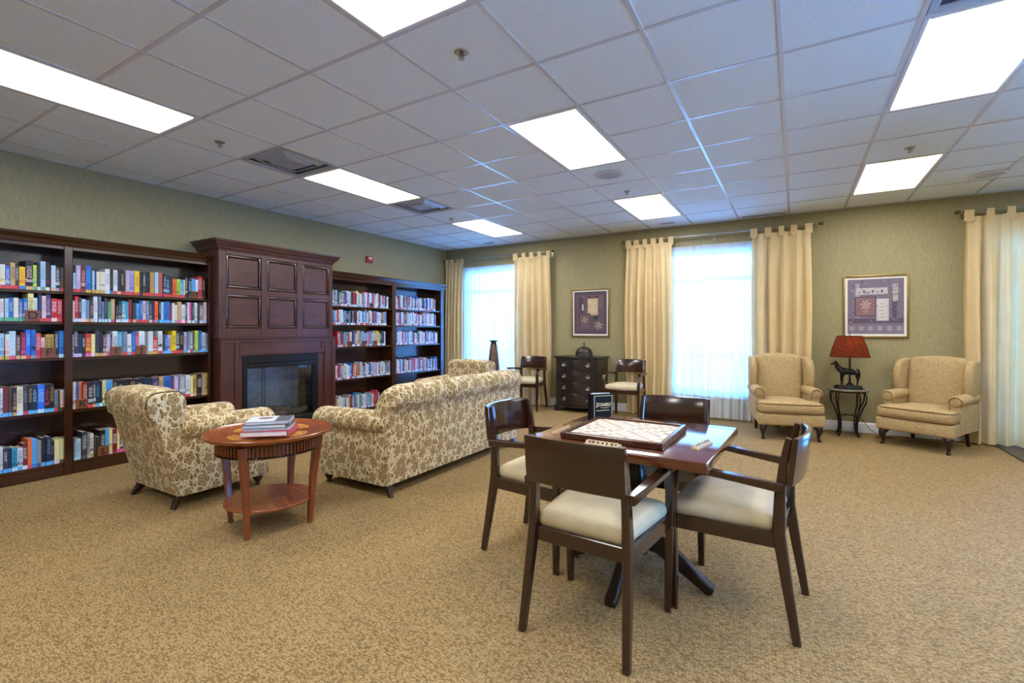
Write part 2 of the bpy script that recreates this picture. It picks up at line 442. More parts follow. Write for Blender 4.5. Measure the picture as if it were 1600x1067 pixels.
# ------------------------------------------------------------------ room shell
XL, XR, YF, YB, H, G = -5.803, 4.2, -5.5, 4.3375, 2.834, .6103
b = BM(); add_box(b, ((XL+XR)/2, (YF+YB)/2, -.05), (XR-XL+.4, YB-YF+.4, .1)); floor = struct('floor', b, 'carpet')
b = BM(); add_box(b, (3.1, 3.72, .0065), (2.24, 1.22, .013), .004)     # dark entry planking by the patio door
struct('entry_planking', b, 'mat_floor', floor)
b = BM(); add_box(b, (XL-.1, (YF+YB)/2, H/2+.05), (.2, YB-YF+.4, H+.1)); struct('wall_left', b, 'wall')
RW = (-2.0, -.95, .1, 2.35)          # unseen glazed side door, added so daylight falls on the wing chair
b = BM(); rx = lambda y0, y1, z0, z1: add_box(b, (XR+.1, (y0+y1)/2, (z0+z1)/2), (.2, y1-y0, z1-z0))
rx(YF-.2, RW[0], 0, H+.1); rx(RW[1], YB+.2, 0, H+.1); rx(RW[0], RW[1], 0, RW[2]); rx(RW[0], RW[1], RW[3], H+.1)
struct('wall_right', b, 'wall')
b = BM(); ym = (RW[0]+RW[1])/2
for c, s in (((XR+.1, RW[0]+.04, 1.225), (.07, .08, 2.25)), ((XR+.1, RW[1]-.04, 1.225), (.07, .08, 2.25)), ((XR+.1, ym, .15), (.07, .94, .1)), ((XR+.1, ym, 2.31), (.07, .94, .08))): add_box(b, c, s, .004)
wf = struct('added_door_1', b, 'white_paint')
b = BM(); add_box(b, (XR+.1, ym, 1.235), (.006, .94, 2.07)); obj('pane', b, 'pane', wf)
b = BM(); add_box(b, ((XL+XR)/2, YF-.1, H/2+.05), (XR-XL, .2, H+.1)); struct('wall_front', b, 'wall')
WIN = [(-5.36, -4.14, .34, 2.43), (-1.58, -.36, .34, 2.45), (1.98, 4.02, .05, 2.40)]
b = BM(); x = XL
def wseg(x0, x1, z0, z1): add_box(b, ((x0+x1)/2, YB+.1, (z0+z1)/2), (x1-x0, .2, z1-z0))
for x0, x1, z0, z1 in WIN:
    wseg(x, x0, 0, H+.1); wseg(x0, x1, 0, z0); wseg(x0, x1, z1, H+.1); x = x1
wseg(x, XR, 0, H+.1)
bmesh.ops.remove_doubles(b, verts=b.verts, dist=.0005); struct('wall_back', b, 'wall')
def base_run(nm, x0, x1):
    b = BM(); add_prism(b, [(0, 0), (-.016, 0), (-.016, .085), (-.012, .093), (-.014, .105), (-.009, .118), (-.004, .125), (0, .128)], 'yz', x0, x1)
    b.transform(Matrix.Translation((0, YB, 0))); struct(nm, b, 'white_paint')
base_run('baseboard_back', -4.05, -1.62); base_run('baseboard_back', -.3, 1.93); base_run('baseboard_back', XL, -5.42)
# windows: frame bars, panes, sill
for k, (x0, x1, z0, z1) in enumerate(WIN):
    xm = (x0+x1)/2; b = BM(); y = YB+.12
    for c, s in (((x0+.03, y, (z0+z1)/2), (.06, .07, z1-z0)), ((x1-.03, y, (z0+z1)/2), (.06, .07, z1-z0)), ((xm, y, z0+.03), (x1-x0-.12, .07, .06)),
                 ((xm, y, z1-.03), (x1-x0-.12, .07, .06)), ((xm, y, z1-.42), (x1-x0-.12, .06, .05))): add_box(b, c, s, .004)
    wf = struct('window_%d' % (k+1), b, 'white_paint')
    for nm, za, zb in (('pane', z0+.06, z1-.445), ('pane', z1-.395, z1-.06)):
        b = BM(); add_box(b, (xm, y, (za+zb)/2), (x1-x0-.12, .006, zb-za)); obj(nm, b, 'pane', wf)
    if k < 2: box1('sill', 'white_paint', (xm, YB+.035, z0-.014), (x1-x0+.1, .13, .028), wf, .006)
    for sx in (x0-.035, x1+.035): box1('casing', 'white_paint', (sx, YB-.008, (z0+z1)/2), (.07, .016, z1-z0), wf, .004)
# veranda outside, seen through the sheers
b = BM(); add_box(b, (-1, 24, -.35), (60, 39, .1)); o = struct('ground_outside', b, 'snow')
rail = thing('veranda_railing', 'white painted railing outside behind the sheer curtains', 'railing', (0, 6.2, -.3))
for nm, z in (('top_rail', 1.12), ('bottom_rail', .22)): box1(nm, 'white_paint', (-.8, 0, z), (10.4, .06, .06), rail)
for i in range(5): box1('post', 'white_paint', (-6+2.6*i, 0, .6), (.1, .1, 1.2), rail)
bal = BM(); add_box(bal, (0, 0, .67), (.03, .03, .84)); b0 = obj('baluster', bal, 'white_paint', rail)
for i in range(74):
    c = b0 if i == 0 else b0.copy()
    if i: COL.objects.link(c)
    c.location = (-5.9+.14*i, 0, 0)

# ceiling: slab, tees, lay-in tiles
b = BM(); add_box(b, ((XL+XR)/2, (YF+YB)/2, H+.16), (XR-XL+.4, YB-YF+.4, .1)); ceil = struct('ceiling', b, 'white_metal')
LIGHTS = [(-3, 0), (-7, 0), (-7, 4), (-3, 4), (1, 4), (1, 0), (-3, -4), (-7, -4), (1, -4), (5, 0), (5, 4), (5, -4), (-7, -8), (-3, -8), (1, -8)]  # those out of view continue the grid, added to light the room
LIGHTS = [l for l in LIGHTS if (l[0]+1)*G < XR]
VENTS = [(-7, -1), (-7, 2), (1, -1)]
occ = {(i, j+d) for i, j in LIGHTS for d in (0, 1)} | set(VENTS)
tb = BM(); add_box(tb, (0, 0, .008), (.594, .594, .014), .003); t0 = None
i0, i1 = math.floor(XL/G), math.ceil(XR/G); j0, j1 = math.floor(YF/G), math.ceil(YB/G)
for i in range(i0, i1):
    for j in range(j0, j1):
        if (i, j) in occ: continue
        xa, xb = max(i*G+.008, XL+.002), min((i+1)*G-.008, XR-.002); ya, yb = max(j*G+.008, YF+.002), min((j+1)*G-.008, YB-.002)
        if xb-xa < .03 or yb-ya < .03: continue
        if xb-xa > .58 and yb-ya > .58:
            if t0 is None: t0 = o = obj('ceiling_tile', tb, 'tile', ceil)
            else: o = t0.copy(); COL.objects.link(o)
            o.location = ((i+.5)*G, (j+.5)*G, H+.003)
        else:
            bb = BM(); add_box(bb, (0, 0, .008), (xb-xa, yb-ya, .014), .003)
            o = obj('ceiling_tile', bb, 'tile', ceil, loc=((xa+xb)/2, (ya+yb)/2, H+.003))
for i in range(i0+1, i1): box1('ceiling_tee', 'tee', (i*G, (YF+YB)/2, H+.004), (.024, YB-YF-.004, .008), ceil, .0015)
for j in range(j0+1, j1):            # cross tees stop at the light fixtures
    cut = sorted(i for i, q in LIGHTS if q+1 == j); x = XL+.002
    for i in cut+[None]:
        xe = XR-.002 if i is None else i*G-.012
        box1('ceiling_tee', 'tee', ((x+xe)/2, j*G, H+.0045), (xe-x, .024, .008), ceil, .0015)
        if i is not None: x = (i+1)*G+.012
for nm, c, s in (('wall_angle', (XL+.011, (YF+YB)/2, H+.003), (.022, YB-YF, .006)), ('wall_angle', ((XL+XR)/2, YB-.011, H+.003), (XR-XL, .022, .006))):
    box1(nm, 'tee', c, s, ceil, .001)

# fixtures
def make_light():
    t = thing('ceiling_light', '', 'ceiling light')
    b = BM(); w, l = G-.026, 2*G-.026
    for c, s in (((-w/2+.012, 0, .006), (.024, l, .016)), ((w/2-.012, 0, .006), (.024, l, .016)), ((0, -l/2+.012, .006), (w-.05, .024, .016)), ((0, l/2-.012, .006), (w-.05, .024, .016))):
        add_box(b, c, s, .003)
    obj('frame', b, 'white_metal', t)
    b = BM(); add_box(b, (0, 0, .012), (w-.046, l-.046, .008)); obj('lens', b, 'lens', t)
    b = BM(); add_box(b, (0, 0, .06), (w, l, .085), .01); obj('housing', b, 'white_metal', t)
    return t
LL = {(-3, 0): 'lit ceiling light above the game table, beside the round speaker', (-7, 0): 'lit ceiling light between the two square air vents near the bookcases',
      (-7, 4): 'lit ceiling light nearest the corner of bookcase wall and window wall', (-3, 4): 'lit ceiling light before the wall picture above the dark chest',
      (1, 4): 'lit ceiling light in front of the horse lamp corner', (1, 0): 'largest lit ceiling light, next to the cut-off air vent',
      (-3, -4): 'lit ceiling light cut by the upper frame edge near a sprinkler', (-7, -4): 'long lit ceiling light over the near bookcase',
      (1, -4): 'lit ceiling light over the camera position, out of view', (5, 0): 'lit ceiling light near the side wall, out of view', (5, 4): 'lit ceiling light over the dark entry planking, out of view',
      (5, -4): 'lit ceiling light in the near side corner, out of view', (-7, -8): 'lit ceiling light by the bookcase wall behind the camera, out of view', (-3, -8): 'middle lit ceiling light of the rearmost row, out of view', (1, -8): 'last lit ceiling light of the rearmost row, out of view'}
L0 = None
for q in LIGHTS:
    loc = ((q[0]+.5)*G, (q[1]+1)*G, H)
    if L0 is None: L0 = make_light(); L0.location = loc; L0['label'] = LL[q]; L0['group'] = 'recessed ceiling lights'
    else: dup(L0, loc, None, LL[q])
def make_vent():
    t = thing('air_vent', '', 'vent', group='square air vents'); s = G-.03
    def frame(nm, h0, h1, z0, z1, mat):
        b = BM(); pts = lambda h, z: [(-h, -h, z), (h, -h, z), (h, h, z), (-h, h, z)]
        R = [pts(h0, z0), pts(h1, z1), pts(h1-.006, z1+.006), pts(h0-.006, z0+.008)]
        R = [[b.verts.new(p) for p in r] for r in R]
        for a, c in ((0, 1), (1, 2), (2, 3), (3, 0)):
            for i in range(4): j = (i+1) % 4; b.faces.new((R[a][i], R[a][j], R[c][j], R[c][i]))
        return obj(nm, b, mat, t, 20)
    frame('frame', s/2, s/2-.035, 0, .004, 'alu')
    frame('louver', .235, .175, .028, -.006, 'alu'); frame('louver', .175, .115, .032, -.01, 'alu')
    b = BM(); add_loft(b, [[(-.115, -.115, -.006), (.115, -.115, -.006), (.115, .115, -.006), (-.115, .115, -.006)], [(-.02, -.02, .05), (.02, -.02, .05), (.02, .02, .05), (-.02, .02, .05)]]); obj('cone', b, 'alu', t, 20)
    b = BM(); add_box(b, (0, 0, .1), (s, s, .03)); obj('duct', b, 'duct', t)
    return t
V0 = make_vent()
for k, (q, lb) in enumerate(zip(VENTS, ('square metal air vent nearest the long ceiling light over the near bookcase', 'smaller looking square metal air vent toward the window wall corner', 'square metal air vent cut by the upper frame edge beside the largest light'))):
    loc = ((q[0]+.5)*G, (q[1]+.5)*G, H)
    if k == 0: V0.location = loc; V0['label'] = lb
    else: dup(V0, loc, None, lb)
def sprinkler():
    t = thing('fire_sprinkler', '', 'sprinkler', group='ceiling sprinklers')
    b = BM(); add_lathe(b, [(.036, 0), (.04, -.003), (.034, -.008), (.016, -.009), (.014, -.004)], seg=18); obj('escutcheon', b, 'nickel', t)
    b = BM(); add_lathe(b, [(.012, -.004), (.012, -.022), (.007, -.026), (.007, -.036)], seg=12)
    for a in (0, PI): add_tube(b, [(.012*math.cos(a), 0, -.016), (.016*math.cos(a), 0, -.032), (.004*math.cos(a), 0, -.05)], .003, 6)
    obj('body', b, 'nickel', t)
    b = BM(); add_lathe(b, [(.004, -.048), (.018, -.05), (.018, -.053), (.004, -.054)], seg=14); obj('deflector', b, 'nickel', t)
    return t
S0 = sprinkler(); S0.scale = (1, 1, .75)
for k, (x, y, lb) in enumerate([(-2.51, -1.51, 'nearest and largest ceiling sprinkler, beside the cut-off light'), (-6.57, -1.49, 'ceiling sprinkler above the near bookcase, next to the square vent'), (-2.53, 3.57, 'ceiling sprinkler just before the light near the wall picture'),
        (1.49, 3.53, 'ceiling sprinkler before the light by the horse lamp corner'), (-6.63, 3.64, 'ceiling sprinkler before the light in the window wall corner')]):
    if k == 0: S0.location = (x*G, y*G, H+.003); S0['label'] = lb
    else: dup(S0, (x*G, y*G, H+.003), None, lb)
def speaker():
    t = thing('ceiling_speaker', '', 'speaker', group='ceiling speakers')
    b = BM(); add_lathe(b, [(.155, 0), (.157, -.004), (.15, -.008), (.115, -.009), (.108, -.004)], seg=32); obj('trim_ring', b, 'white_metal', t)
    b = BM(); add_lathe(b, [(.108, .0), (.108, -.006), (.02, -.011), (.002, -.011)], seg=32); obj('grille', b, 'alu', t)
    return t
P0 = speaker(); P0.location = (-2.5*G, 2.52*G, H+.003); P0['label'] = 'round white ceiling speaker beside the light over the game table'
dup(P0, (2.84*G, 5.65*G, H+.003), None, 'faint round ceiling speaker toward the patio door')
def slot(x0, x1, y0, y1, lb):
    t = thing('slot_vent', lb, 'vent', ((x0+x1)/2, (y0+y1)/2, H), group='slot vents along the window wall'); w, d = x1-x0, y1-y0
    b = BM()
    for c, s in (((0, -d/2+.008, 0), (w, .016, .008)), ((0, d/2-.008, 0), (w, .016, .008)), ((-w/2+.008, 0, 0), (.016, d-.032, .008)), ((w/2-.008, 0, 0), (.016, d-.032, .008))): add_box(b, c, s, .001)
    obj('frame', b, 'alu', t); box1('slot', 'duct', (0, 0, .0005), (w-.03, d-.03, .004), t, 0)
slot(-.93*G, -.04*G, 6.82*G, 6.93*G, 'longest slot vent, in the ceiling above the middle window')
slot(-2.68*G, -2.33*G, 6.58*G, 6.66*G, 'short slot vent in the ceiling between light and wall picture')
slot(-7.75*G, -7.4*G, 6.58*G, 6.68*G, 'short slot vent in the ceiling corner above the far bookcase')
t = thing('fire_alarm', 'small red fire alarm strobe on the wall above the far bookcase', 'alarm', (XL, 2.337, 2.41))
box1('body', 'red_plastic', (.022, 0, 0), (.044, .12, .105), t, .008, seg=2); box1('strobe', 'white_paint', (.048, 0, .018), (.014, .07, .03), t, .005); box1('horn', 'red_plastic', (.047, 0, -.025), (.008, .06, .03), t, .003)

# ------------------------------------------------------------------ bookcases
FX = -5.50           # plane of the shelf fronts
SH = [1.63, 1.362, 1.045, .575, .115]
def bookcase(label, y0, stiles, y1, capL, capR):
    t = thing('library_bookcase', label, 'bookcase', (XL, (y0+y1)/2, 0)); ym = (y0+y1)/2
    def P(nm, mat, xa, xb, ya, yb, za, zb, bev=.003):
        return box1(nm, mat, ((xa+xb)/2-XL, (ya+yb)/2-ym, (za+zb)/2), (xb-xa, yb-ya, zb-za), t, bev)
    P('back_panel', 'book_wood', XL+.004, XL+.016, y0, y1, .0, 2.1, 0)
    for k, (a, c) in enumerate(stiles):
        nm = 'side_panel' if k in (0, len(stiles)-1) else 'divider'
        P(nm, 'book_wood', XL+.017, FX+.012, a, c, .0, 2.03)
    for (a, c), (d, e) in zip(stiles, stiles[1:]):
        for z in SH[:4]: P('shelf', 'book_wood_h', XL+.017, FX-.004, c+.0005, d-.0005, z-.026, z)
        P('bottom_shelf', 'book_wood_h', XL+.017, FX+.002, c+.0005, d-.0005, SH[4]-.03, SH[4])
        P('plinth', 'book_wood_h', FX-.045, FX+.004, c+.0005, d-.0005, .0, SH[4]-.031)
        P('top_rail', 'book_wood_h', FX-.025, FX+.006, c+.0005, d-.0005, 2.0, 2.03)
    b = BM()
    add_prism(b, [(XL+.004, 2.031), (FX+.014, 2.031), (FX+.016, 2.04), (FX+.022, 2.05), (FX+.024, 2.062), (FX+.04, 2.078), (FX+.05, 2.098), (FX+.058, 2.1), (FX+.06, 2.112), (XL+.004, 2.112)], 'xz', y0-capL, y1+capR)
    b.transform(Matrix.Translation((-XL, -ym, 0))); obj('cornice', b, 'book_wood_h', t, 25)
    return t
bookcase('tall dark walnut bookcase on the near side of the fireplace', -2.69, [(-2.69, -2.61), (-1.452, -1.394), (-.244, -.215)], -.215, .05, 0.)
bookcase('tall dark walnut bookcase between the fireplace and the window corner', 1.345, [(1.345, 1.39), (2.55, 2.63), (3.768, 3.85)], 3.85, 0., .055)
PAL = dict(w='#cfd4da', c='#d6d0b6', C='#ded58e', y='#e3c21a', Y='#b08f3e', l='#b9d138', g='#4c9a76', G='#33504a', t='#2f97b6', a='#a3c4dc', s='#4a9cdc', b='#2062b4', B='#1f6ae0',
           n='#18223e', d='#17151a', k='#37373f', e='#858992', E='#667c9c', v='#ad9fc4', p='#d8b8bc', P='#c23a58', m='#cc4a94', r='#bc2229', R='#701c20', o='#e26c1f', O='#a8563a', x='#bb9a6e', h='#54402f', u='#38305e')
CNAME = dict(w='white', c='cream', C='pale yellow', y='bright yellow', Y='mustard', l='lime green', g='green', G='dark green', t='teal', a='pale blue', s='sky blue', b='blue', B='bright blue', n='navy', d='black', k='charcoal',
             e='grey', E='slate blue', v='lavender', p='pale pink', P='crimson', m='magenta', r='red', R='maroon', o='orange', O='rust', x='tan', h='brown', u='purple')
def book_mesh(bm, y0, w, h, code, z, dep, xf):
    LC = bm.loops.layers.float_color.get('Col') or bm.loops.layers.float_color.new('Col'); LI = bm.loops.layers.float_color.get('Ink') or bm.loops.layers.float_color.new('Ink')
    ca, ci, cs = [hexc(PAL[q]) for q in code]; y1 = y0+w-.0012; pg = hexc('#d2ccbc')
    xb = xf-dep; tk = min(.004, w*.2)
    def quad(p, c, k=None):
        f = bm.faces.new([bm.verts.new(q) for q in p])
        for lp in f.loops: lp[LC] = (*c, 1); lp[LI] = (*(k or c), 1)
    st = z+.028+.004*random.random(); ta = z+h*(.34+.1*random.random()); tb_ = z+h*(.80+.12*random.random())
    m_ = w*.16
    # spine bands: sticker, body, title block, body (title slightly proud of the cloth)
    quad([(xf, y0, z), (xf, y1, z), (xf, y1, st), (xf, y0, st)], cs, tuple(min(1, q*1.5+.1) for q in cs))
    quad([(xf, y0, st), (xf, y1, st), (xf, y1, z+h), (xf, y0, z+h)], ca)
    quad([(xf+.0006, y0+m_, ta), (xf+.0006, y1-m_, ta), (xf+.0006, y1-m_, tb_), (xf+.0006, y0+m_, tb_)], ca, ci)
    if random.random() < .45:
        zz = z+h*(.18+.1*random.random()); quad([(xf+.0006, y0, zz), (xf+.0006, y1, zz), (xf+.0006, y1, zz+h*.14), (xf+.0006, y0, zz+h*.14)], ci, ca)
    for ya, yb in ((y0, y0+tk), (y1-tk, y1)):         # boards
        quad([(xb, ya, z), (xf, ya, z), (xf, ya, z+h), (xb, ya, z+h)], ca); quad([(xf, yb, z), (xb, yb, z), (xb, yb, z+h), (xf, yb, z+h)], ca)
        quad([(xb, ya, z+h), (xf, ya, z+h), (xf, yb, z+h), (xb, yb, z+h)], ca); quad([(xb, yb, z), (xb, ya, z), (xb, ya, z+h), (xb, yb, z+h)], ca)
        quad([(xf, ya, z), (xb, ya, z), (xb, yb, z), (xf, yb, z)], ca)
    zt = z+h-.003
    quad([(xb+.003, y0+tk, zt), (xf-.002, y0+tk, zt), (xf-.002, y1-tk, zt), (xb+.003, y1-tk, zt)], pg)
    quad([(xb+.003, y1-tk, z), (xb+.003, y0+tk, z), (xb+.003, y0+tk, zt), (xb+.003, y1-tk, zt)], pg)
    quad([(xf-.002, y0+tk, zt), (xf-.002, y0+tk, z+h), (xf-.002, y1-tk, z+h), (xf-.002, y1-tk, zt)], ca)
def lin_book(y0, w, h, code, z, dep, xf, label, group):
    b = BM(); book_mesh(b, y0, w, h, code, z, dep, xf)
    me = bpy.data.meshes.new('book'); b.to_mesh(me); b.free(); me.materials.append(M['book'])
    o = bpy.data.objects.new('book', me); COL.objects.link(o)
    me.transform(Matrix.Translation((-xf, -(y0+w/2), -z))); o.location = (xf, y0+w/2, z)
    tag(o, label, 'book', group)
BOOKS = [
('A1',1.630,'-1842,29,197,wyr -1812,28,188,bwr -1784,29,216,xkr -1753,21,201,kwr -1731,36,189,yob -1692,46,246,dpx -1646,23,213,lgg -1621,21,237,nkp -1599,34,250,atg -1565,28,245,dRp -1532,30,223,apx -1501,28,220,dwe -1472,25,211,hkr'),
('A2',1.362,'-1842,21,184,wrg -1815,23,186,atg -1792,27,193,bag -1764,31,195,cwg -1731,23,187,bwg -1707,26,195,bwg -1679,36,236,Cdg -1643,24,200,wgg -1615,24,240,nbr -1591,27,221,per -1564,31,234,uvr -1529,39,202,rwp -1490,34,197,rpr'),
('A3',1.045,'-1842,24,215,abY -1814,25,208,woY -1788,39,234,awP -1748,25,200,hpx -1721,31,222,Rmx -1690,29,245,Bar -1660,30,245,buE -1627,32,217,PpP -1595,25,178,pOr -1568,24,205,Ydx -1544,33,205,Ydx -1510,26,232,dwh -1482,37,236,bsa'),
('A4',0.575,'-1842,15,236,wds -1825,31,244,Rhs -1792,21,241,hds -1770,24,231,dxY -1746,38,239,cda -1706,27,243,ker -1678,29,244,dxs -1649,30,241,nas -1617,46,241,Baa -1571,28,241,dPs -1542,32,242,dYs -1510,24,184,Ehr -1486,13,178,hdd -1472,29,183,wod'),
('A5',0.115,'-1842,17,217,wes -1824,26,201,kws -1797,20,196,nks -1775,33,192,tna -1741,33,185,wds -1709,29,216,Rww -1680,26,248,ooP -1654,30,244,ssb -1624,29,226,eek -1595,31,242,dks -1563,31,245,nes -1532,22,198,des -1510,34,210,Ccp -1476,27,211,Cch -1449,15,157,Gkk'),
('B1',1.630,'-1383,18,174,aer -1364,34,244,vwr -1329,32,244,RpR -1294,40,248,bsY -1249,19,205,asY -1230,13,203,nbY -1217,27,201,cwY -1190,37,202,cwY -1152,36,233,wea -1116,25,230,dhb -1090,33,231,wGr -1056,29,241,nkx -1027,20,231,dcr -1007,15,235,hdr -992,31,237,vpr -959,39,237,vbr -919,41,239,yrr -875,24,237,dkd -850,26,239,kwr -823,35,240,dkr -788,38,241,Yer -746,33,244,aar -711,34,242,OOr -671,28,236,nar -641,30,215,nar -612,25,213,nur -582,35,192,orr -548,33,193,ldr -514,35,191,tar -479,14,190,cwr -464,22,227,dcd -436,33,205,nak -403,35,211,ssh -367,29,203,wak -338,43,239,rpr -294,32,228,dxd'),
('B2',1.362,'-1388,16,188,ppa -1372,28,231,rpa -1345,20,223,kpp -1324,29,208,atp -1295,30,201,Eex -1264,26,170,kxx -1237,31,237,wea -1200,22,239,Eka -1178,19,191,Eka -1154,21,227,kea -1129,23,195,gga -1105,30,220,xpP -1071,24,166,nea -1046,24,197,kxp -1022,31,205,twa -991,24,200,tea -967,27,223,Rrr -936,29,190,khx -907,28,187,sbr -876,25,216,bar -851,29,217,pdr -821,27,218,Ear -794,22,220,nva -772,25,221,nkr -747,31,218,orE -710,19,219,nas -690,24,211,ass -665,20,217,bts -645,32,220,bbs -612,22,205,RrE -590,24,206,wwa -566,26,188,cce -539,39,223,xxm -500,36,196,wep -465,19,217,Gwr -445,20,222,pwp -425,22,223,mma -400,26,205,Gea -373,31,221,wee -341,20,207,hdk -320,38,194,ewa -281,31,231,pxv'),
('B3',1.045,'-1388,10,201,wdv -1377,30,237,kwv -1348,27,207,nkv -1320,25,204,dwd -1295,39,210,rym -1256,29,206,Cwp -1226,30,236,kdY -1195,25,230,duY -1169,27,203,hpx -1141,32,203,vwm -1109,15,202,nvp -1094,40,232,wnw -1055,39,227,tae -1016,37,229,Eer -978,35,205,wwe -943,31,227,bsr -909,26,205,Ppp -883,49,233,wag -833,29,214,eGe -804,42,230,waY -762,45,165,rwY -716,39,232,wer -675,20,199,kns -655,22,194,bas -633,29,194,vns -604,12,189,yks -591,38,234,ydr -551,32,227,nwr -519,38,227,dYr -477,28,222,vds -445,26,221,Eea -419,30,221,ewr -389,19,216,kee -369,35,236,lYg -330,30,236,bts -300,37,216,wks -262,21,205,eks'),
('B4',0.575,'-1383,21,243,wrw -1363,21,237,bdb -1342,22,239,odo -1319,38,238,RpR -1280,37,231,dwr -1243,22,234,kwx -1221,29,236,nts -1192,21,237,ddw -1171,29,235,Ckg -1142,49,237,sbr -1092,38,237,dxd -1054,47,233,dwd -1007,47,235,dkd -959,51,236,dxd -906,58,231,dwd -847,38,237,nkd -810,44,231,nkd -765,56,225,uvw -708,38,234,xdx -668,66,232,bdb -601,32,232,uPu -569,43,233,vwv -519,59,238,ewr -460,43,231,wer -417,26,217,Cwp -391,41,228,Ydx -350,52,234,dwd -298,38,237,xYx -260,37,240,YdY'),
('B5',0.115,'-1378,14,191,Eaa -1364,36,188,aEa -1323,39,242,kwG -1284,21,225,ekv -1264,27,217,wkY -1237,21,187,hkd -1215,29,178,kdd -1186,35,234,dwd -1151,31,233,ssd -1120,25,234,Ccp -1095,37,230,RwR -1058,21,221,Cwm -1037,44,177,kwm -991,47,199,dkd -942,38,183,nwn -903,39,192,vwm'),
]
SHN = ['top', 'second', 'third', 'fourth', 'bottom']
def book_label(code, i, bay, shelf):
    where = {'A': 'outer bay of the near bookcase', 'B': 'mantel-side bay of the near bookcase', 'C': 'mantel-side bay of the far bookcase'}[bay]
    return '%s book, %s along the %s shelf, %s' % (CNAME[code[0]], ordn(i), SHN[shelf], where)
rb = random.Random(3)
for nm, z, data in BOOKS:
    for i, tok in enumerate(data.split()):
        y0, w, h, code = tok.split(','); dep = .13+.05*rb.random(); xf = -5.512-.012*rb.random()
        lin_book(int(y0)/1000, int(w)/1000, int(h)/1000, code, z, dep, xf, book_label(code, i+1, nm[0], int(nm[1])-1), 'books on the %s shelf of the %s' % (SHN[int(nm[1])-1], {'A': 'outer bay', 'B': 'mantel-side bay'}[nm[0]]))
PC = 'wwwwwwaaaaaeeeEEvppccsbnddkkkrRPtxhG'
def run(y0, y1, special):
    y = y0; out = []
    while y < y1-.02:
        w = rb.uniform(.02, .036); c = rb.choice(PC); c2 = rb.choice('wdnrawk'); s = rb.choice('rraaaawEEpe'); h = rb.uniform(.185, .235)
        for a, cc in special:
            if abs(y-a) < .016: c = cc
        out.append((y, min(w, y1-y), h, c+c2+s)); y += w
    return out
CR = [run(1.42, 2.49, [(1.78, 'r'), (1.81, 'r')]), run(1.42, 2.46, [(1.66, 'R'), (2.16, 'r'), (2.43, 'O')]), run(1.50, 2.44, [(1.6, 'P'), (1.84, 'x'), (1.87, 'x'), (1.93, 't'), (2.25, 'y')]), run(1.38, 2.53, [(1.85, 'o'), (2.3, 'R')]), run(1.38, 2.30, [(1.8, 'b'), (1.9, 's'), (2.1, 's')])]
DR = [run(2.65, 3.66, [(2.95, 'R'), (3.2, 'p')]), run(2.65, 3.66, [(2.7, 'P'), (2.9, 'g'), (3.5, 'Y')]), run(2.67, 3.74, [(3.5, 'p')]), run(2.65, 3.7, []), run(2.65, 3.6, [])]
for k in (0, 1):
    for i, (y, w, h, code) in enumerate(CR[k]):
        lin_book(y, w, h, code, SH[k], .14, -5.515-.01*rb.random(), book_label(code, i+1, 'C', k), 'books on the %s shelf of the far bookcase' % SHN[k])
b = BM()
for rows in (CR[2:], DR):
    for k, row in enumerate(rows):
        z = SH[k+2] if rows is not DR else SH[k]
        for y, w, h, code in row: book_mesh(b, y, w, h, code, z, .14, -5.515-.01*rb.random())
me = bpy.data.meshes.new('shelved_books'); b.to_mesh(me); b.free(); me.materials.append(M['book'])
o = bpy.data.objects.new('shelved_books', me); COL.objects.link(o); o['kind'] = 'stuff'; tag(o, 'rows of small paperbacks filling the lower and corner shelves of the far bookcase', 'books')
# wooden letter blocks standing before the books
def block(ch, y, z, lb, s=.075):
    t = thing('letter_block', lb, 'letter block', (FX-.012, y, z), group='wooden letter blocks on the shelves')
    box1('block', 'block_wood', (0, 0, s*.5), (.018, s*1.0, s), t, .003)
    if ch: text_part('letter', ch, s*.98, 'ink', t, Matrix.Translation((.0095, 0, s*.5)) @ Matrix(((0, 0, 1, 0), (1, 0, 0, 0), (0, 1, 0, 0), (0, 0, 0, 1))), bold=.0015)
for ch, y, z, s, lb in (('D', -1.652, SH[1], .095, 'brown wooden block with a dark letter D'), ('F', -1.552, SH[2], .092, 'brown wooden block with a dark letter F'), ('I', -1.073, SH[2], .085, 'brown wooden block with a dark letter I'),
        ('J', -.868, SH[2], .085, 'brown wooden block with a dark letter J'), ('K', -1.322, SH[3], .085, 'brown wooden block with a dark letter K'), ('L', -1.168, SH[4], .085, 'brown wooden block with a dark letter L'), ('H', -.375, SH[0], .075, 'brown wooden block with a dark letter H, end of the top shelf'),
        ('M', 2.13, SH[0], .07, 'dark wooden block with letter M on the top shelf of the far bookcase'),
        ('N', 1.715, SH[2], .08, 'brown wooden block with a dark letter N'), ('O', 1.985, SH[2], .08, 'brown wooden block with a dark letter O'), ('P', 2.205, SH[2], .08, 'brown wooden block with a dark letter P')):
    block(ch, y, z, lb + (' before the books' if len(lb.split()) < 9 else ''), s)

# ------------------------------------------------------------------ fireplace
FP = -5.36; fy0, fy1 = -.207, 1.292; fm = (fy0+fy1)/2
t = thing('fireplace_surround', 'tall dark wooden fireplace mantel with six square recessed panels', 'fireplace', (XL, fm, 0))
def P(nm, mat, xa, xb, ya, yb, za, zb, bev=.004, par=None):
    return box1(nm, mat, ((xa+xb)/2-XL, (ya+yb)/2-fm, (za+zb)/2), (xb-xa, yb-ya, zb-za), par or t, bev)
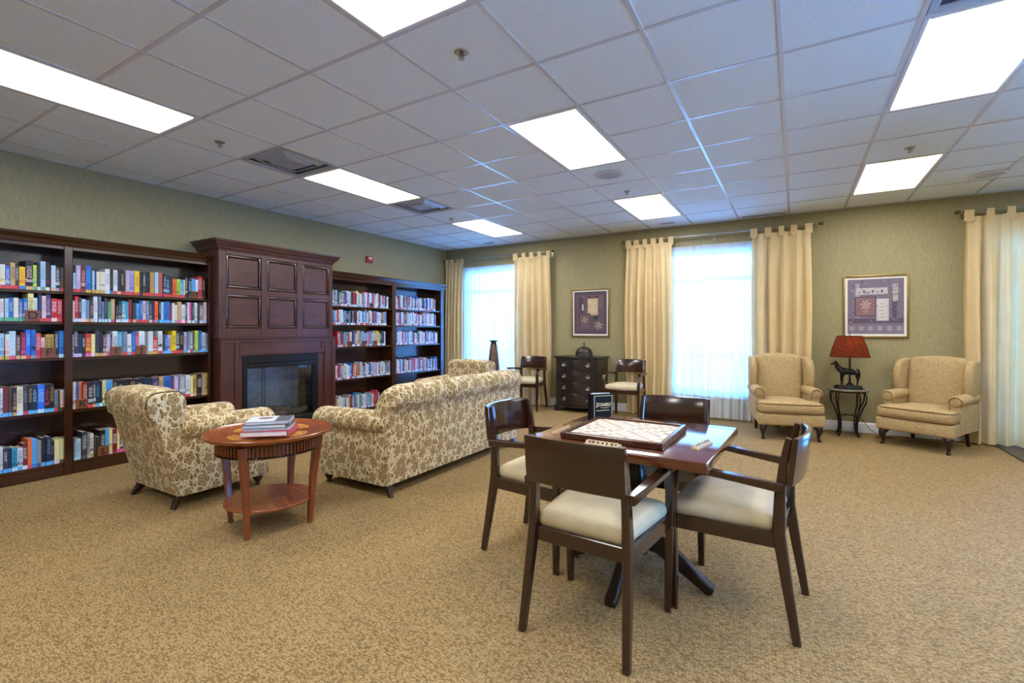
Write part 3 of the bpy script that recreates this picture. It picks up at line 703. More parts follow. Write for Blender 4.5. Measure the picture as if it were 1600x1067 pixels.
# overmantel: carcass with a stile-and-rail grid and six recessed panels
P('overmantel', 'mantel_wood', XL+.004, FP-.034, fy0, fy1, 1.20, 2.17, .003)
ys = [(-.125, .285), (.355, .755), (.835, 1.24)]; zs = [(1.305, 1.685), (1.755, 2.13)]
edges = [fy0]+[v for p in ys for v in p]+[fy1]
for k in range(0, 8, 2): P('stile', 'mantel_wood', FP-.0338, FP, edges[k], edges[k+1], 1.20, 2.17, .003)
for a, c in ys:
    for za, zb in ((1.20, 1.305), (1.685, 1.755), (2.13, 2.17)): P('rail', 'mantel_wood_h', FP-.0338, FP-.0003, a+.0005, c-.0005, za, zb, .003)
    for za, zb in zs:
        pn = P('panel', 'mantel_wood_h', FP-.0338, FP-.014, a+.034, c-.034, za+.034, zb-.034, .004)
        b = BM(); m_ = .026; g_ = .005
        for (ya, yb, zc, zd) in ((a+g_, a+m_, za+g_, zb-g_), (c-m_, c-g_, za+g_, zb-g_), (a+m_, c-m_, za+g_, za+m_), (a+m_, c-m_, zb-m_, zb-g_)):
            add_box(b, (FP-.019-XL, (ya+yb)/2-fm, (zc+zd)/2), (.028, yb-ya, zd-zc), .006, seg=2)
        obj('panel_moulding', b, 'book_wood', t, 25)  # darker bookcase wood on the mouldings stands in for recess shadow
b = BM()
prof = [(XL+.004, 2.171), (FP+.004, 2.171), (FP+.008, 2.185), (FP+.018, 2.195), (FP+.022, 2.21), (FP+.05, 2.235), (FP+.062, 2.262), (FP+.075, 2.266), (FP+.077, 2.285), (XL+.004, 2.285)]
# crown with returns: loft the profile outward around three sides
def crown(off_y):
    out = []
    for x_, z_ in prof:
        d = max(0, x_-FP); out.append((x_, off_y(d), z_))
    return out
ringA = crown(lambda d: fy0-d); ringB = crown(lambda d: fy1+d)
fix = lambda ring, s: [((XL+.004), (p[1]), p[2]) for p in ring[1:-1]]
add_loft(b, [ringA, ringB]);
retA = [((XL+.004), fy0-max(0, x_-FP), z_) for x_, z_ in prof[1:-1]]; fa = ringA[1:-1]
for ret, fr in ((retA, fa), ([((XL+.004), fy1+max(0, x_-FP), z_) for x_, z_ in prof[1:-1]], ringB[1:-1])):
    A = [b.verts.new(p) for p in ret]; B2 = [b.verts.new(p) for p in fr]
    for i in range(len(A)-1): b.faces.new((A[i], A[i+1], B2[i+1], B2[i]))
bmesh.ops.remove_doubles(b, verts=b.verts, dist=.0002)
b.transform(Matrix.Translation((-XL, -fm, 0))); obj('crown', b, 'mantel_wood_h', t, 25)
# lower surround
ly0, ly1 = -.19, 1.33; LX = -5.345
P('mantel_ledge', 'mantel_wood_h', XL+.004, LX+.012, ly0-.01, ly1+.012, 1.183, 1.1995, .004)
for ya, yb in ((ly0, .015), (1.155, ly1)):
    P('pilaster', 'mantel_wood', XL+.004, LX-.012, ya, yb, .0, 1.1825, .003)
    for a, c in ((ya, ya+.05), (yb-.05, yb)): P('pilaster_stile', 'mantel_wood', LX-.012, LX+.002, a, c, .12, 1.1825, .003)
    P('pilaster_rail', 'mantel_wood', LX-.012, LX+.002, ya+.0505, yb-.0505, 1.14, 1.1825, .003)
    P('plinth_block', 'mantel_wood', LX-.012, LX+.012, ya, yb, .0, .1195, .004)
P('frieze', 'mantel_wood_h', XL+.004, LX-.012, .0155, 1.1545, .985, 1.1825, .002)
for za, zb in ((1.145, 1.1825), (1.0, 1.04)): P('frieze_rail', 'mantel_wood_h', LX-.012, LX+.0, .0155, 1.1545, za, zb, .003)
for ya, yb in ((.0155, .06), (1.11, 1.1545)): P('frieze_stile', 'mantel_wood', LX-.012, LX+.0, ya, yb, 1.0405, 1.1445, .003)
for ya, yb in ((.0155, .06), (1.065, 1.1545)): P('slip', 'mantel_wood', XL+.004, LX-.02, ya, yb, .0, .9845, .003)
# black insert
t2 = thing('fireplace_insert', 'black fireplace insert with smoked glass and charred logs', 'fireplace insert', (XL, fm, 0)); iy0, iy1 = .062, 1.063
def Q(nm, mat, xa, xb, ya, yb, za, zb, bev=.003): return P(nm, mat, xa, xb, ya, yb, za, zb, bev, t2)
Q('frame_side', 'black_metal', LX-.06, LX-.008, iy0, iy0+.05, .0, .98); Q('frame_side', 'black_metal', LX-.06, LX-.008, iy1-.05, iy1, .0, .98)
Q('frame_top', 'black_metal', LX-.06, LX-.008, iy0+.0505, iy1-.0505, .90, .98); Q('hood', 'black_metal', LX-.06, LX+.004, iy0+.052, iy1-.052, .84, .896, .012)
Q('frame_base', 'black_metal', LX-.06, LX-.008, iy0+.0505, iy1-.0505, .0, .2); Q('glass', 'fire_glass', LX-.05, LX-.045, iy0+.0505, iy1-.0505, .2005, .8395, 0)
Q('firebox_back', 'screen', XL+.06, XL+.07, iy0+.03, iy1-.03, .12, .86, 0); Q('firebox_side', 'firebrick', XL+.06, LX-.06, iy0+.005, iy0+.03, .12, .88, 0); Q('firebox_side', 'firebrick', XL+.06, LX-.06, iy1-.03, iy1-.005, .12, .88, 0)
Q('firebox_floor', 'firebrick', XL+.06, LX-.06, iy0+.03, iy1-.03, .12, .16, 0); Q('firebox_top', 'firebrick', XL+.06, LX-.06, iy0+.03, iy1-.03, .862, .88, 0)
for k in range(2): Q('screen_seam', 'black_metal', XL+.07, XL+.074, (.52, .55)[k], (.525, .555)[k], .16, .86, 0)
rl = random.Random(5)
for p0, p1, r in (((.16, .2, .22), (.13, .85, .23), .05), ((.22, -.02, .215), (.2, .5, .235), .045), ((.2, .45, .215), (.24, 1.0, .24), .04), ((.15, .35, .31), (.2, .75, .27), .036), ((.25, .15, .205), (.3, .55, .2), .03)):
    b = BM(); n = 9; pts = [Vector(p0).lerp(Vector(p1), i/n) + Vector((rl.uniform(-.006, .006), 0, rl.uniform(-.008, .008))) for i in range(n+1)]
    pts = [(p.x, p.y+.06-fm, p.z) for p in pts]; add_tube(b, pts, [r*rl.uniform(.85, 1.12) for _ in pts], 10); obj('log', b, 'log', t2, 50)
b = BM()
for i in range(60):
    add_rbox(b, (rl.uniform(.1, .34), rl.uniform(.12, .98)-fm, .165+rl.uniform(0, .012)), (rl.uniform(.02, .05), rl.uniform(.02, .05), .025), .008, (2, 2, 2), rot=(rl.random(), rl.random(), rl.random()))
o = obj('embers', b, 'ember', t2); o['kind'] = 'stuff'

# ------------------------------------------------------------------ floral sofa and armchairs (local: front +y)
def upholstered(name, label, cat, Wd, n, D, lean, top, group=None):
    t = thing(name, label, cat, group=group); hb = -D/2; aw = .18
    # back shell leaning away from the sitter
    b = BM()
    def lx(z): return hb + .02 - lean*max(0, (z-.10))/.66
    poly = [(lx(.09), .09), (lx(.4), .4), (lx(top-.16), top-.16), (lx(top-.05), top-.05), (lx(top-.05)+.10, top-.05), (lx(.4)+.15, .42), (hb+.17, .20), (hb+.17, .09)]
    add_prism(b, poly, 'yz', -Wd/2+.03, Wd/2-.03, .018, 2); obj('back_shell', b, 'floral', t)
    # back cushions with a rolled top that overhangs the shell
    inner = Wd-.06; cw = inner/n
    for k in range(n):
        x0 = -inner/2+k*cw; yb = lx(top-.1); R = .105
        sec = [(yb-.025, top-.17)] + arc(yb+.055, top-.10, R, 205, 20, 9, .10) + [(yb+.19, top-.2), (yb+.235, top-.32), (hb+.27, .47), (hb+.13, .46), (yb+.06, top-.26)]
        if n == 1:      # upright slab back with a rounded top edge and flat shield-shaped ends
            sec = [(yb-.008, top-.20), (yb-.018, top-.11)] + arc(yb+.045, top-.065, .066, 190, 95, 4) + arc(yb+.14, top-.085, .088, 85, -10, 5) + [(yb+.215, top-.25), (hb+.275, .47), (hb+.13, .46), (yb+.08, top-.28)]
        cy = sum(p[0] for p in sec)/len(sec); cz = sum(p[1] for p in sec)/len(sec)
        rings = []
        for f, s in (((0, .80), (.02, .9), (.07, .98), (.2, 1.0), (.5, 1.015), (.8, 1.0), (.93, .98), (.98, .9), (1, .80)) if n > 1 else ((0, .90), (.012, .965), (.035, .99), (.07, 1.), (.25, 1.0), (.5, 1.01), (.75, 1.0), (.93, 1.), (.965, .99), (.988, .965), (1, .90))):
            x = x0+.002+(cw-.004)*f
            inset = .0
            if n == 1 or (k == 0 and f < .5) or (k == n-1 and f > .5):
                lim = min(f if (n == 1 or k == 0) else 9, (1-f) if (n == 1 or k == n-1) else 9)
                inset = (.05 if n > 1 else .028)*max(0, 1-lim/.22)**2
            rings.append([(x, cy+(p[0]-cy)*s, cz+(p[1]-cz)*s - inset*(1 if p[1] > cz else 0)) for p in sec])
        add_b = BM(); add_loft(add_b, rings); cu = obj('back_cushion', add_b, 'floral', t, 60)
        if n == 1:
            for f in (0.03, .97):
                b = BM(); x = x0+.002+(cw-.004)*f
                pts = [(x, cy+(p[0]-cy)*1.0, cz+(p[1]-cz)*1.0-.028*max(0, 1-.03/.22)**2*(1 if p[1] > cz else 0)) for p in sec[1:-2]]
                add_tube(b, pts, .0045, 6); obj('piping', b, 'pipe', cu)
    # arms: straight side panel with a rolled pad on top
    for s in (-1, 1):
        xo = Wd/2
        b = BM(); add_prism(b, [(s*(xo-.03), .09), (s*(xo-.015), .3), (s*(xo-.022), .5), (s*(xo-aw), .52), (s*(xo-aw), .12), (s*(xo-aw), .09)], 'xz', hb+.03, D/2-.04, .012, 2)
        arm = obj('arm_panel', b, 'floral', t)
        b = BM(); sec = arc(s*(xo-.085), .55, .112, 0, 360, 18, .088)[:-1]; rings = []
        L0, L1 = hb+.03, D/2-.005; cx, cz = s*(xo-.085), .55
        for f, sc in ((0, .72), (.015, .88), (.05, .98), (.3, 1.), (.6, 1.), (.93, 1.02), (.97, .96), (.99, .86), (1, .7)):
            rings.append([(cx+(p[0]-cx)*sc, L0+(L1-L0)*f, cz+.02*(1-f)+(p[1]-cz)*sc) for p in sec])
        add_loft(b, rings); obj('arm_pad', b, 'floral', t, 60)
    iw = Wd-2*aw
    b = BM(); add_rbox(b, (0, .03, .205), (iw+.02, D-.12, .23), .02, (6, 4, 2)); obj('seat_base', b, 'floral', t)
    for k in range(n):
        b = BM(); w = iw/n; add_rbox(b, (-iw/2+w*(k+.5), .09, .39), (w-.006, D-.24, .15), .055, (6, 6, 3), (0, .01, .022)); obj('seat_cushion', b, 'floral', t, 60)
    for s in (-1, 1):
        b = BM(); add_lathe(b, [(.017, 0), (.021, .008), (.017, .022), (.022, .03), (.036, .055), (.037, .075), (.028, .092), (.03, .1), (.03, .105)], (s*(Wd/2-.09), D/2-.1, 0), 18); obj('leg', b, 'leg_dark', t)
        b = BM(); add_sweep(b, [(s*(Wd/2-.065), hb-.005, 0), (s*(Wd/2-.08), hb+.03, .05), (s*(Wd/2-.085), hb+.06, .1)], [(.03, .03), (.045, .045), (.06, .07)]); obj('leg', b, 'leg_dark', t)
    return t
sofa = upholstered('sofa', 'long floral three-seat sofa seen from behind, facing the fireplace', 'sofa', 2.06, 3, .84, .05, .86)
sofa.location = (-3.02, .575, 0); sofa.rotation_euler = (0, 0, PI/2)
ac = upholstered('armchair', 'floral armchair seen from behind, in front of the near bookcase', 'armchair', .76, 1, .74, .17, .87, 'floral armchairs by the fireplace')
ac.location = (-4.08, -.99, 0); ac.rotation_euler = (0, 0, 0)
dup(ac, (-3.9, 2.06, 0), PI, 'floral armchair beyond the sofa, only its back and one arm showing')

# ------------------------------------------------------------------ round lamp table with books
t = thing('end_table', 'round red-brown wooden end table with inlaid top and low shelf', 'table', (-2.957, -1.142, 0), math.radians(-15))
b = BM(); add_lathe(b, [(.30, .582), (.36, .59), (.385, .606), (.39, .622), (.382, .626), (.366, .614), (.34, .608), (.0005, .608)], seg=56); obj('top', b, 'lamp_table_top', t, 40)
b = BM(); add_lathe(b, [(.300, .50), (.324, .501), (.324, .507), (.309, .510), (.309, .578), (.300, .581)], seg=72); ap = obj('apron', b, 'chair_wood', t, 25)
fb = BM(); add_box(fb, (0, 0, 0), (.012, .013, .066), .004); f0 = obj('flute', fb, 'lamp_table_wood', ap)
for i in range(84):
    c = f0 if i == 0 else f0.copy()
    if i: COL.objects.link(c)
    a = 2*PI*i/84; c.location = (.313*math.cos(a), .313*math.sin(a), .544); c.rotation_euler = (0, 0, a)
for i in range(4):
    a = i*PI/2+.35; b = BM()
    add_lathe(b, [(1, 0), (1, .0016), (.0005, .0016)], seg=28, fn=lambda p: Vector((p.x*.068, p.y*.115, p.z)))
    b.transform(Matrix.Rotation(a, 4, 'Z') @ Matrix.Translation((.20, 0, .6082)) ); obj('inlay', b, 'inlay', t)
for sx, sy in ((1, 1), (1, -1), (-1, 1), (-1, -1)):
    b = BM(); add_sweep(b, [(sx*.185, sy*.19, 0), (sx*.2, sy*.205, .3), (sx*.222, sy*.228, .58)], [(.03, .03), (.042, .042), (.056, .056)]); obj('leg', b, 'lamp_table_wood', t)
b = BM(); add_lathe(b, [(.262, .155), (.272, .16), (.274, .17), (.27, .176), (.0005, .178)], seg=48); obj('shelf', b, 'lamp_table_top', t, 40)
def flat_book(label, x, y, z, w, d, h, rz, cover, page='paper', decal=None):
    o = thing('book', label, 'book', (x, y, z), rz, 'books stacked on the round end table')
    box1('cover', cover, (0, 0, .0015), (w, d, .003), o, .001); box1('cover', cover, (0, 0, h-.0015), (w, d, .003), o, .001)
    box1('spine', cover, (w/2-.002, 0, h/2), (.004, d, h-.006), o, .001); box1('pages', page, (-.003, 0, h/2), (w-.012, d-.008, h-.0064), o, .001)
    return o
M['red_cover'] = plain('red_cover', '#b3262c', .35, var=.05); M['grey_cover'] = plain('dark_grey_cover', '#3c3d42', .3, var=.2); M['silver_cover'] = plain('pale_glossy_cover', '#a9adb4', .22, var=.1); M['white_page'] = plain('white_pages', '#c9cbcc', .7, var=.05)
bz = .6245; br = math.radians(41); bx, by = -2.845, -1.215
flat_book('red hardcover book at the bottom of the stack', bx, by, bz, .28, .235, .034, br, 'red_cover')
flat_book('thin pale magazine lying on the red hardcover', bx-.006, by+.01, bz+.0345, .262, .225, .009, br+.06, 'silver_cover', 'white_page')
flat_book('dark grey book under the topmost glossy volume', bx-.02, by+.005, bz+.044, .262, .2, .026, br+.02, 'grey_cover', 'white_page')
o = flat_book('glossy grey picture book on top of the stack', bx-.015, by+.012, bz+.0705, .258, .205, .019, br+.10, 'silver_cover', 'white_page')
print_sheet('cover_print', [(R4(-.125, -.1, .1, .1), '#c9ccd0', 0), (R4(.04, -.1, .125, .1), '#50555e', 1), ([(-.03+.045*math.cos(a*PI/8), .02+.03*math.sin(a*PI/8)) for a in range(16)], '#6b4a34', 2)], o, Matrix.Translation((0, 0, .0193)))

# ------------------------------------------------------------------ wooden armchairs with cream seats (local: front +y)
def make_chair():
    t = thing('dining_chair', '', 'chair')
    for s in (-1, 1):
        b = BM(); add_sweep(b, [(s*.232, -.30, 0), (s*.222, -.262, .24), (s*.213, -.232, .44), (s*.208, -.236, .6), (s*.204, -.250, .74), (s*.2, -.268, .835)], [(.03, .032), (.034, .042), (.036, .05), (.034, .042), (.032, .032), (.03, .024)]); lg = obj('leg', b, 'chair_wood', t)
        b = BM(); add_lathe(b, [(.013, .0), (.015, .003), (.013, .007)], (s*.232, -.30, -.001), 12); obj('glide', b, 'glide', lg)
        b = BM(); add_sweep(b, [(s*.248, .190, 0), (s*.252, .193, .22), (s*.255, .200, .44), (s*.256, .198, .55), (s*.256, .175, .625), (s*.256, .135, .658)], [(.028, .03), (.034, .036), (.036, .042), (.038, .044), (.042, .04), (.044, .02)]); lg = obj('leg', b, 'chair_wood', t)
        b = BM(); add_lathe(b, [(.013, .0), (.015, .003), (.013, .007)], (s*.248, .190, -.001), 12); obj('glide', b, 'glide', lg)
        b = BM(); add_sweep(b, [(s*.232, -.252, .632), (s*.243, -.08, .647), (s*.254, .08, .661), (s*.256, .188, .669)], [(.036, .04), (.046, .03), (.052, .026), (.05, .024)], (1, 0, 0)); obj('arm', b, 'chair_wood', t)
        b = BM(); add_sweep(b, [(s*.218, -.225, .405), (s*.242, .178, .405)], [(.022, .062), (.022, .062)], (1, 0, 0), .05); obj('side_rail', b, 'chair_wood', t)
    box1('front_rail', 'chair_wood_h', (0, .196, .405), (.465, .022, .062), t, .003); box1('back_rail', 'chair_wood_h', (0, -.228, .405), (.40, .022, .062), t, .003)
    b = BM(); f = lambda p: (p.x*(1+.22*(p.y/.5)), p.y + .018*(1-(p.x/.25)**2)*(1 if p.y > .15 else 0), p.z)
    add_rbox(b, (0, -.010, .462), (.455, .43, .075), .034, (8, 8, 3), (0, .0, .026), f); obj('seat', b, 'seat_cream', t, 60)
    b = BM(); N = 12; rings = []
    for i in range(N+1):
        x = -.222+.444*i/N; u = x/.222; yc = -.266-.036*(1-u*u); zl = .640+.010*(1-u*u); zt = .840+.004*(1-u*u)
        ring = []
        for z, th in ((zl, .010), (zl+.012, .012), (.74, .012), (zt-.008, .011), (zt, .007)):
            ring.append((x, yc-.11*(z-.6)-th, z))
        back = [(x, yc-.11*(z-.6)+th, z) for z, th in ((zt, .007), (zt-.008, .011), (.74, .012), (zl+.012, .012), (zl, .010))]
        rings.append(ring+back)
    add_loft(b, rings); obj('backrest', b, 'chair_wood_h', t, 40)
    return t
CH = [((-.690, -.998), -.054, 'wooden armchair with cream seat nearest the camera, its back panel turned to us'), ((-.203, -.545), PI/2-.08, 'wooden armchair seen side on, tucked under the glossy end of the game table'),
      ((-1.192, -.525), -PI/2-.057, 'wooden armchair between the floral sofa and the game table'), ((-.625, -.06), PI, 'wooden armchair across the game table with only its back panel above the top'),
      ((-3.70, 3.78), PI+.1, 'wooden armchair beside the dark chest, nearer the floor vase'), ((-2.065, 3.77), PI, 'wooden armchair between the dark chest and the middle window curtain')]
C0 = make_chair()
for k, ((x, y), rz, lb) in enumerate(CH):
    gr = 'chairs around the game table' if k < 4 else 'chairs along the window wall'
    if k == 0: C0.location = (x, y, 0.001); C0.rotation_euler = (0, 0, rz); C0['label'] = lb; C0['group'] = gr
    else: dup(C0, (x, y, 0.001), rz, lb, gr)

# ------------------------------------------------------------------ game table
gx, gy, gr = -.655, -.555, math.radians(-2.2)
t = thing('game_table', 'square cherry pedestal game table holding a word game board', 'table', (gx, gy, 0), gr)
b = BM(); add_box(b, (0, 0, .722), (.87, .86, .046), .007, seg=3); obj('top', b, 'table_wood', t)
b = BM(); add_box(b, (0, 0, .684), (.5, .5, .028), .006); obj('cleat', b, 'ebony', t)
b = BM(); add_lathe(b, [(.06, .12), (.062, .2), (.07, .22), (.058, .24), (.04, .27), (.045, .36), (.056, .44), (.06, .5), (.05, .56), (.04, .59), (.052, .61), (.06, .63), (.06, .669)], seg=24); obj('column', b, 'ebony', t)
for k in range(4):
    a = k*PI/2; R = Matrix.Rotation(a, 4, 'Z')
    b = BM(); add_sweep(b, [(.05, 0, .19), (.12, 0, .18), (.22, 0, .12), (.31, 0, .055), (.36, 0, .028), (.385, 0, .02)], [(.05, .09), (.05, .085), (.05, .075), (.055, .055), (.06, .045), (.05, .035)], (0, 1, 0)); b.transform(R); obj('foot', b, 'ebony', t)
def on_table(x, y): return Matrix.Translation((x, y, 0))
TZ = .7455
# board
bd = thing('board_game', 'square wooden word game board with a cream squared playing field', 'board game', (-.69, -.63, TZ), gr+.03); hw = .255
for c, s in (((-hw+.012, 0, .0165), (.024, 2*hw, .033)), ((hw-.012, 0, .0165), (.024, 2*hw, .033)), ((0, -hw+.012, .0165), (2*hw-.049, .024, .033)), ((0, hw-.012, .0165), (2*hw-.049, .024, .033))): box1('frame_rail', 'board_wood', c, s, bd, .004)
box1('base', 'board_wood', (0, 0, .012), (2*hw-.05, 2*hw-.05, .022), bd, 0)
qs = [(R4(-.229, -.229, .229, .229), '#6d5a48', 0)]; n = 15; u = .448/n; rq = random.Random(11)
TW = {(0, 0), (0, 7), (7, 0)}
for i in range(n):
    for j in range(n):
        di, dj = min(i, 14-i), min(j, 14-j); c = '#e4e1d8'
        if (di, dj) in ((0, 0), (0, 7), (7, 0)): c = '#b58d80'
        elif di == dj and 1 <= di <= 4: c = '#cfbcae'
        elif (di, dj) in ((1, 5), (5, 1), (5, 5)): c = '#9fadb3'
        elif (di, dj) in ((0, 3), (3, 0), (2, 6), (6, 2), (3, 7), (7, 3), (6, 6)): c = '#c4c8c4'
        x0, y0 = -.224+i*u, -.224+j*u; qs.append((R4(x0+.0012, y0+.0012, x0+u-.0012, y0+u-.0012), c, 1))
        if c != '#e4e1d8': qs.append((R4(x0+.008, y0+.012, x0+u-.008, y0+u-.012), '#6a5549', 2))
print_sheet('playing_field', qs, bd, Matrix.Translation((0, 0, .0235)))
b = BM()
for i in range(n+1):
    v = -.224+i*u; add_box(b, (v, 0, .0245), (.0012, .448, .0018)); add_box(b, (0, v, .0245), (.448, .0012, .0018))
obj('grid_ridges', b, 'rack_wood', bd, 0)
# tile racks
rt = random.Random(2)
def rack(lb, x, y, rz, tiles):
    o = thing('tile_rack', lb, 'tile rack', (x, y, TZ), rz, 'tile racks around the board')
    b = BM(); add_prism(b, [(-.016, 0), (.016, 0), (.016, .003), (.008, .021), (.005, .021), (-.004, .006), (-.009, .006), (-.012, .010), (-.016, .009)], 'yz', -.088, .088, .001, 1); obj('rack', b, 'rack_wood', o)
    if tiles:
        for i in range(7):
            p = box1('tile', 'tile_face', (-.066+.022*i, -.0015, .0165), (.0195, .0045, .0195), o, .001, (-.5, 0, 0))
            box1('mark', 'ink', (-.066+.022*i+rt.uniform(-.002, .002), -.0042, .0176), (rt.uniform(.006, .011), .0008, rt.uniform(.009, .012)), o, 0, (-.5, 0, 0))
rack('pale tile rack lying before the board on the camera side', -.70, -.945, gr-.03, True)
rack('pale tile rack on the glossy blue-lit side of the table', -.305, -.70, gr+PI/2-.2, True)
rack('pale tile rack at the sofa side of the board, its back to us', -1.01, -.73, gr-PI/2+.05, False)
rack('pale tile rack at the far side of the board, before the distant chair', -.66, -.30, gr+PI-.02, False)
# standing game booklet
fx = thing('game_box', 'black folded game folder standing on the table corner with gold lettering', 'game box', (-.935, -.305, TZ), math.atan2(.14, .11)+.02)
bw, bh = .143, .158
box1('front_cover', 'black_card', (0, -.006, bh/2), (bw, .004, bh), fx, .001)
box1('back_cover', 'black_card', (-.012, .016, bh/2), (bw, .004, bh), fx, .001, (0, 0, -.22))
box1('spine', 'black_card', (-bw/2-.001, .013, bh/2), (.004, .036, bh), fx, .001, (0, 0, -.05))
b = BM(); add_prism(b, [(-bw/2+.004, -.003), (bw/2-.02, -.003), (-bw/2+.004, .02)], 'xy', .004, bh+.004, 0); obj('leaves', b, 'white_page', fx)
FXY = Matrix.Translation((0, -.0085, 0)) @ Matrix.Rotation(PI/2, 4, 'X')
b = BM(); e = .0035; x0, x1, z0, z1 = -bw/2+.011, bw/2-.008, .012, bh-.012
for c, s in (((x0, -.0085, (z0+z1)/2), (e, .0008, z1-z0)), ((x1, -.0085, (z0+z1)/2), (e, .0008, z1-z0)), (((x0+x1)/2, -.0085, z0), (x1-x0, .0008, e)), (((x0+x1)/2, -.0085, z1), (x1-x0, .0008, e))): add_box(b, c, s)
obj('border', b, 'gold_ink', fx, 0)
text_part('lettering', 'S', .037, 'gold_ink', fx, FXY @ Matrix.Translation((-.043, .091, 0)), shear=.25, bold=.001)
text_part('lettering', 'CRABBLE', .026, 'gold_ink', fx, FXY @ Matrix.Translation((.011, .092, 0)), shear=.25, bold=.0008, sx=.8)
b = BM(); add_tube(b, [(-.02+.0115*i, -.0087, .077-.004*math.sin(PI*i/6)) for i in range(7)], [.0004, .0012, .0016, .0018, .0016, .0012, .0004], 6); obj('flourish', b, 'gold_ink', fx)
b = BM(); x = -.047                 # second line of print, too small to read in the photograph
for w in (.004, .006, .003, .005, .007, .004, .003, .006, .005, .004, .006, .003, .005, .006, .004):
    add_box(b, (x+w/2, -.0085, .058), (w, .0008, .0045 if w > .0035 else .0055)); x += w+.0014
obj('small_print', b, 'gold_ink', fx, 0)

# ------------------------------------------------------------------ wing chairs (local: front +y)
def make_wing():
    t = thing('wing_chair', '', 'wing chair', group='wing chairs by the lamp table')
    b = BM(); add_rbox(b, (0, .02, .24), (.64, .66, .14), .025, (6, 6, 2), (0, .008, 0), lambda p: (p.x*(1+.10*p.y/.33), p.y, p.z)); obj('seat_rail', b, 'wing', t)
    b = BM(); add_rbox(b, (0, .055, .375), (.60, .60, .13), .045, (8, 8, 3), (0, .012, .028), lambda p: ((p.x*(1+.09*p.y/.3)*(1.06 if p.y > .1 else .84)), p.y, p.z)); cu = obj('seat_cushion', b, 'wing', t, 60)
    for zz in (.424, .326):
        b = BM(); pts = [(-.335, .19, zz), (-.342, .26, zz), (-.33, .335, zz), (-.28, .353, zz), (0, .362, zz), (.28, .353, zz), (.33, .335, zz), (.342, .26, zz), (.335, .19, zz)]; add_tube(b, pts, .006, 6); obj('piping', b, 'wing_pipe', cu)
    b = BM(); add_rbox(b, (0, -.30, .66), (.56, .15, .60), .06, (8, 3, 8), (0, .03, 0), lambda p: (p.x, p.y, p.z + (.035*(1-(p.x/.28)**2) if p.z > .15 else 0)), (.16, 0, 0)); obj('back', b, 'wing', t, 60)
    for s in (-1, 1):
        # wing: a padded ear curving forward from the back
        b = BM(); poly = [(-.36, .47), (-.13, .5), (-.115, .56), (-.085, .64), (-.07, .74), (-.085, .85), (-.14, .925), (-.24, .955), (-.42, .95), (-.425, .8), (-.39, .6)]
        add_prism(b, poly, 'yz', -.04, .04, .03, 3)
        for v in b.verts: v.co.x += .10*max(0, v.co.y+.38)*.9
        b.transform(Matrix.Translation((.295, 0, 0)))
        if s < 0: b.transform(Matrix.Diagonal((-1, 1, 1, 1)))
        obj('wing', b, 'wing', t, 50)
        b = BM(); add_prism(b, [(s*.25, .19), (s*.325, .19), (s*.335, .40), (s*.33, .52), (s*.25, .54)], 'xz', -.36, .155, .012, 2)
        for v in b.verts: v.co.x += s*.03*max(0, v.co.y+.1)
        obj('arm_panel', b, 'wing', t)
        b = BM(); sec = arc(0, 0, .066, 0, 360, 18, .058)[:-1]; rings = []
        for f, sc in ((0, .8), (.05, 1), (.4, 1.), (.8, 1.03), (.96, 1.06), (.985, 1.0), (1, .86)):
            y = -.34+.515*f; cx = s*(.292+.012*f); rings.append([(cx+p[0]*sc, y, .537+.012*(1-f)+p[1]*sc) for p in sec])
        add_loft(b, rings); ap = obj('arm_roll', b, 'wing', t, 60)
        b = BM(); pts = [(s*.252, .162, .42), (s*.252, .166, .50)] + [(s*.304+.054*math.cos(math.radians(q)), .178, .537+.048*math.sin(math.radians(q))) for q in ([180, 140, 100, 60, 20, -20, -50] if s > 0 else [0, 40, 80, 120, 160, 200, 230])]
        add_tube(b, pts, .005, 6); obj('piping', b, 'wing_pipe', ap)
        b = BM(); add_tube(b, [(s*.27, .28, .185), (s*.29, .305, .15), (s*.295, .315, .115), (s*.29, .30, .07), (s*.288, .295, .035), (s*.292, .31, .015), (s*.296, .33, .006)], [.045, .04, .033, .021, .015, .02, .016], 12); obj('leg', b, 'leg_dark', t, 60)
        b = BM(); add_sweep(b, [(s*.25, -.34, 0), (s*.25, -.31, .1), (s*.25, -.29, .19)], [(.03, .03), (.036, .036), (.045, .045)]); obj('leg', b, 'leg_dark', t)
    return t
WG = make_wing(); WG.location = (-.05, 3.68, 0); WG.rotation_euler = (0, 0, PI+math.radians(14)); WG['label'] = 'beige wing chair beside the middle window curtain'
dup(WG, (1.33, 3.86, 0), PI-math.radians(30), 'beige wing chair beside the patio door curtain, turned toward the horse lamp')

